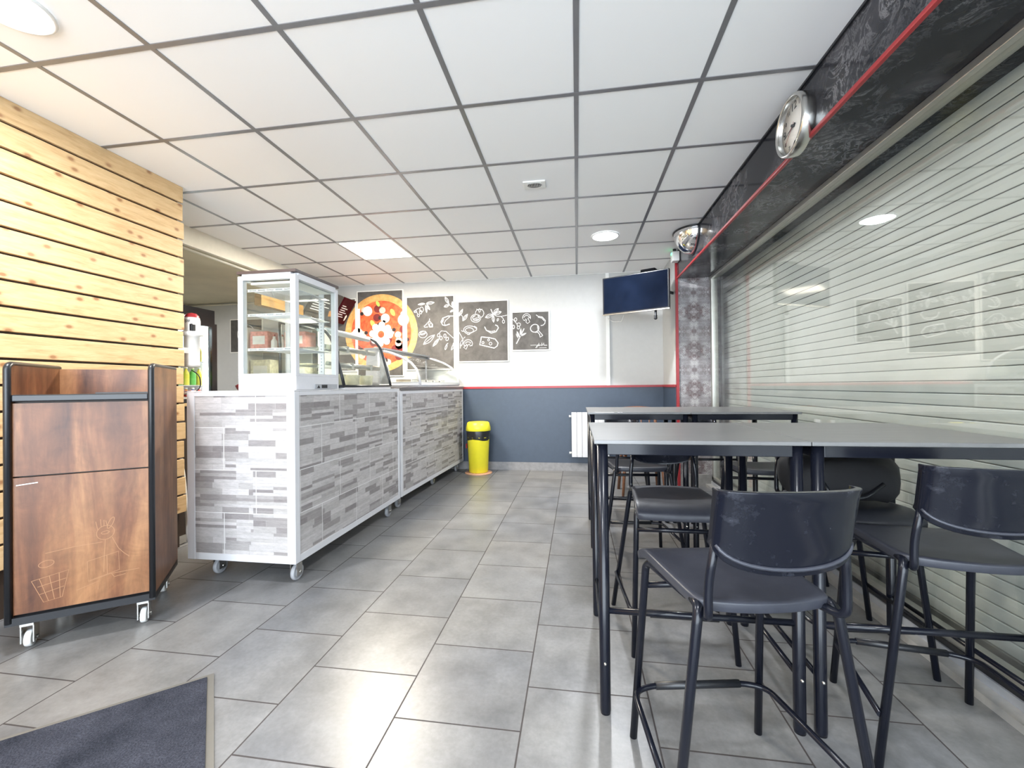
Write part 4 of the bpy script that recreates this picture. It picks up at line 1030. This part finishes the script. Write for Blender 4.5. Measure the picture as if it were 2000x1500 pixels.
# red bowl just behind the front counter
wt = thing('side_table', 'low white service table between the counters and the kitchen', 'table', (-3.78, 4.75, 0))
box('tabletop', -.3, .3, -.25, .25, 1.06, 1.085, MT['white_plastic'], wt)
for x in (-.27, .27):
    for y in (-.22, .22): box('leg', x-.015, x+.015, y-.015, y+.015, 0, 1.06, MT['white_metal'], wt)
b = B(); bm_lathe(b, [(0, .0), (.05, .0), (.085, .05), (.10, .085), (.06, .11), (0, .12)], 24); o_ = obj('red_bowl', b, MT['red']); o_.location = (-3.98, 4.60, 1.086); tag(o_, 'small red covered bowl just showing behind the front counter', 'bowl')

# ================================================================== WASTE CABINET (walnut)
wr = math.atan2(.593, .805)
wc = thing('waste_cabinet', 'walnut waste cabinet on casters with an engraved door', 'waste cabinet', (-2.425, 1.468, 0), wr)
WW, DD, Z0, ZT = .505, .46, .135, 1.248
def rounded_side(x, w_):
    b_ = B(); pts = [(x, 0, Z0), (x, 0, ZT-.02)]+[(x, .02-.02*math.cos(a), ZT-.02+.02*math.sin(a)) for a in (math.pi/6, math.pi/3, math.pi/2)]+[(x, DD, ZT), (x, DD, Z0+.0)]
    bm_prism(b_, pts, (w_, 0, 0)); return b_
for x in (0, WW-.022):
    o_ = obj('side_panel', rounded_side(x, .022), MT['walnut'], wc)
    b = B(); bm_tube(b, fillet([(x+.011, 0, Z0), (x+.011, -.002, ZT-.012), (x+.011, .02, ZT+.001), (x+.011, DD, ZT+.001)], .03), .0125, 10); obj('edging', b, MT['black_plastic'], o_)
box('back_board', .022, WW-.022, DD-.02, DD, Z0, ZT-.004, MT['walnut'], wc)
b = B(); bm_box(b, .022, WW-.022, .004, DD-.02, 1.095, 1.113, .004); o_ = obj('tray_top', b, MT['walnut'], wc)
b = B(); bm_box(b, .022, WW-.022, -.002, .012, 1.085, 1.116, .005); bm_box(b, WW*.55, WW-.024, .05, .075, 1.113, 1.122); obj('edging', b, MT['black_plastic'], o_)
box('flap', .024, WW-.024, .006, .024, .762, 1.078, MT['walnut'], wc)
dd_ = box('door', .024, WW-.024, .006, .024, .165, .755, MT['walnut'], wc)
box('inner_carcass', .022, WW-.022, .03, DD-.02, .15, 1.09, MT['dark_brown'], wc)
box('base_plate', 0, WW, -.004, DD, Z0-.012, .155, MT['black_plastic'], wc)
# engraved pictogram, door frame crop (20..750, 605..1310) px
def eng(cx, cy): return (.024+(cx-22)/(748-22)*(WW-.048), .755-(cy-600)/(1300-600)*.59)
b = B(); st_ = [[(110, 1140), (300, 1108), (265, 1245), (170, 1258), (110, 1140)], [(140, 1175), (285, 1150)], [(150, 1215), (275, 1190)], [(150, 1135), (195, 1255)], [(200, 1125), (225, 1250)], [(250, 1115), (255, 1248)],
     ell(185, 1060, 40, 17, -8), ell(498, 935, 50, 38, -8), [(455, 915), (445, 870)], [(475, 905), (470, 860)], [(490, 900), (490, 865)], ell(528, 885, 12, 34, 30), [(500, 870), (510, 905)],
     [(480, 985), (330, 990), (180, 1005)], [(497, 975), (490, 1060), (488, 1150)], [(535, 965), (570, 1030), (600, 1060), (632, 1085)], [(398, 1080), (570, 1048), (575, 1150), (402, 1185), (398, 1080)], [(505, 1062), (508, 1165)],
     [(402, 1190), (520, 1165), (690, 1160)], [(530, 1165), (545, 1185), (610, 1178)], [(340, 1225), (460, 1195), (455, 1240)], ell(497, 935, 22, 8, -5)]
for s_ in st_:
    pts = [eng(*q) for q in s_]; ribbon(b, pts, .0021, .0054)
obj('engraving', b, MT['groove'], dd_, recalc=False)
b = B(); ribbon(b, [eng(38, 638), eng(145, 630)], .004, .0054); obj('scratch', b, MT['egg'], dd_, recalc=False)
for x, y in ((.055, .05), (WW-.055, .05), (.055, DD-.06), (WW-.055, DD-.06)): caster(wc, x, y, .036, 0, 'white_plastic', .122)

# ================================================================== BIN, MAT
yb = thing('swing_bin', 'yellow round bin with black liner and yellow lid by the rear counter', 'bin', (-1.285, 5.44, 0))
lathe('stand_disc', [(0, 0), (.178, 0), (.18, .006), (.17, .014), (0, .014)], MT['terracotta'], yb, seg=40)
lathe('body', [(0, .015), (.118, .015), (.124, .022), (.145, .46), (.150, .472), (.142, .474), (.120, .05), (0, .05)], MT['yellow'], yb, seg=40)
b = B(); bm_lathe(b, [(.146, .44), (.152, .455), (.149, .50), (.155, .54), (.150, .560)], 40)
for v in b.verts: v.co.z += .010*math.sin(math.atan2(v.co.y, v.co.x)*3+.5); r_ = 1+.02*math.sin(math.atan2(v.co.y, v.co.x)*11); v.co.x *= r_; v.co.y *= r_
obj('bin_liner', b, MT['bag'], yb)
lathe('lid', [(.158, .555), (.163, .56), (.160, .60), (.145, .655), (.13, .668), (0, .672)], MT['yellow'], yb, seg=40)
b = B(); bm_box(b, -.15, -.138, -.08, -.04, .33, .39, .003); obj('label', b, MT['red'], yb)

mt = thing('entrance_mat', 'dark grey ribbed entrance mat with grey rubber border', 'mat', (-1.436, 1.491, .0))
e1 = Vector((.362, -.378, 0)).normalized(); e2 = Vector((-.425, -.377, 0)).normalized()
def quad(bm, a0, a1, c0, c1, z0, z1):
    P_ = [e1*a0+e2*c0, e1*a1+e2*c0, e1*a1+e2*c1, e1*a0+e2*c1]
    bm_prism(bm, [tuple(q+Vector((0, 0, z0))) for q in P_], (0, 0, z1-z0))
b = B(); quad(b, 0, 1.5, 0, .95, .0005, .005); obj('rubber_base', b, MT['rubber'], mt)
b = B(); quad(b, .022, 1.478, .022, .928, .005, .0105); obj('pile', b, MT['mat'], mt)
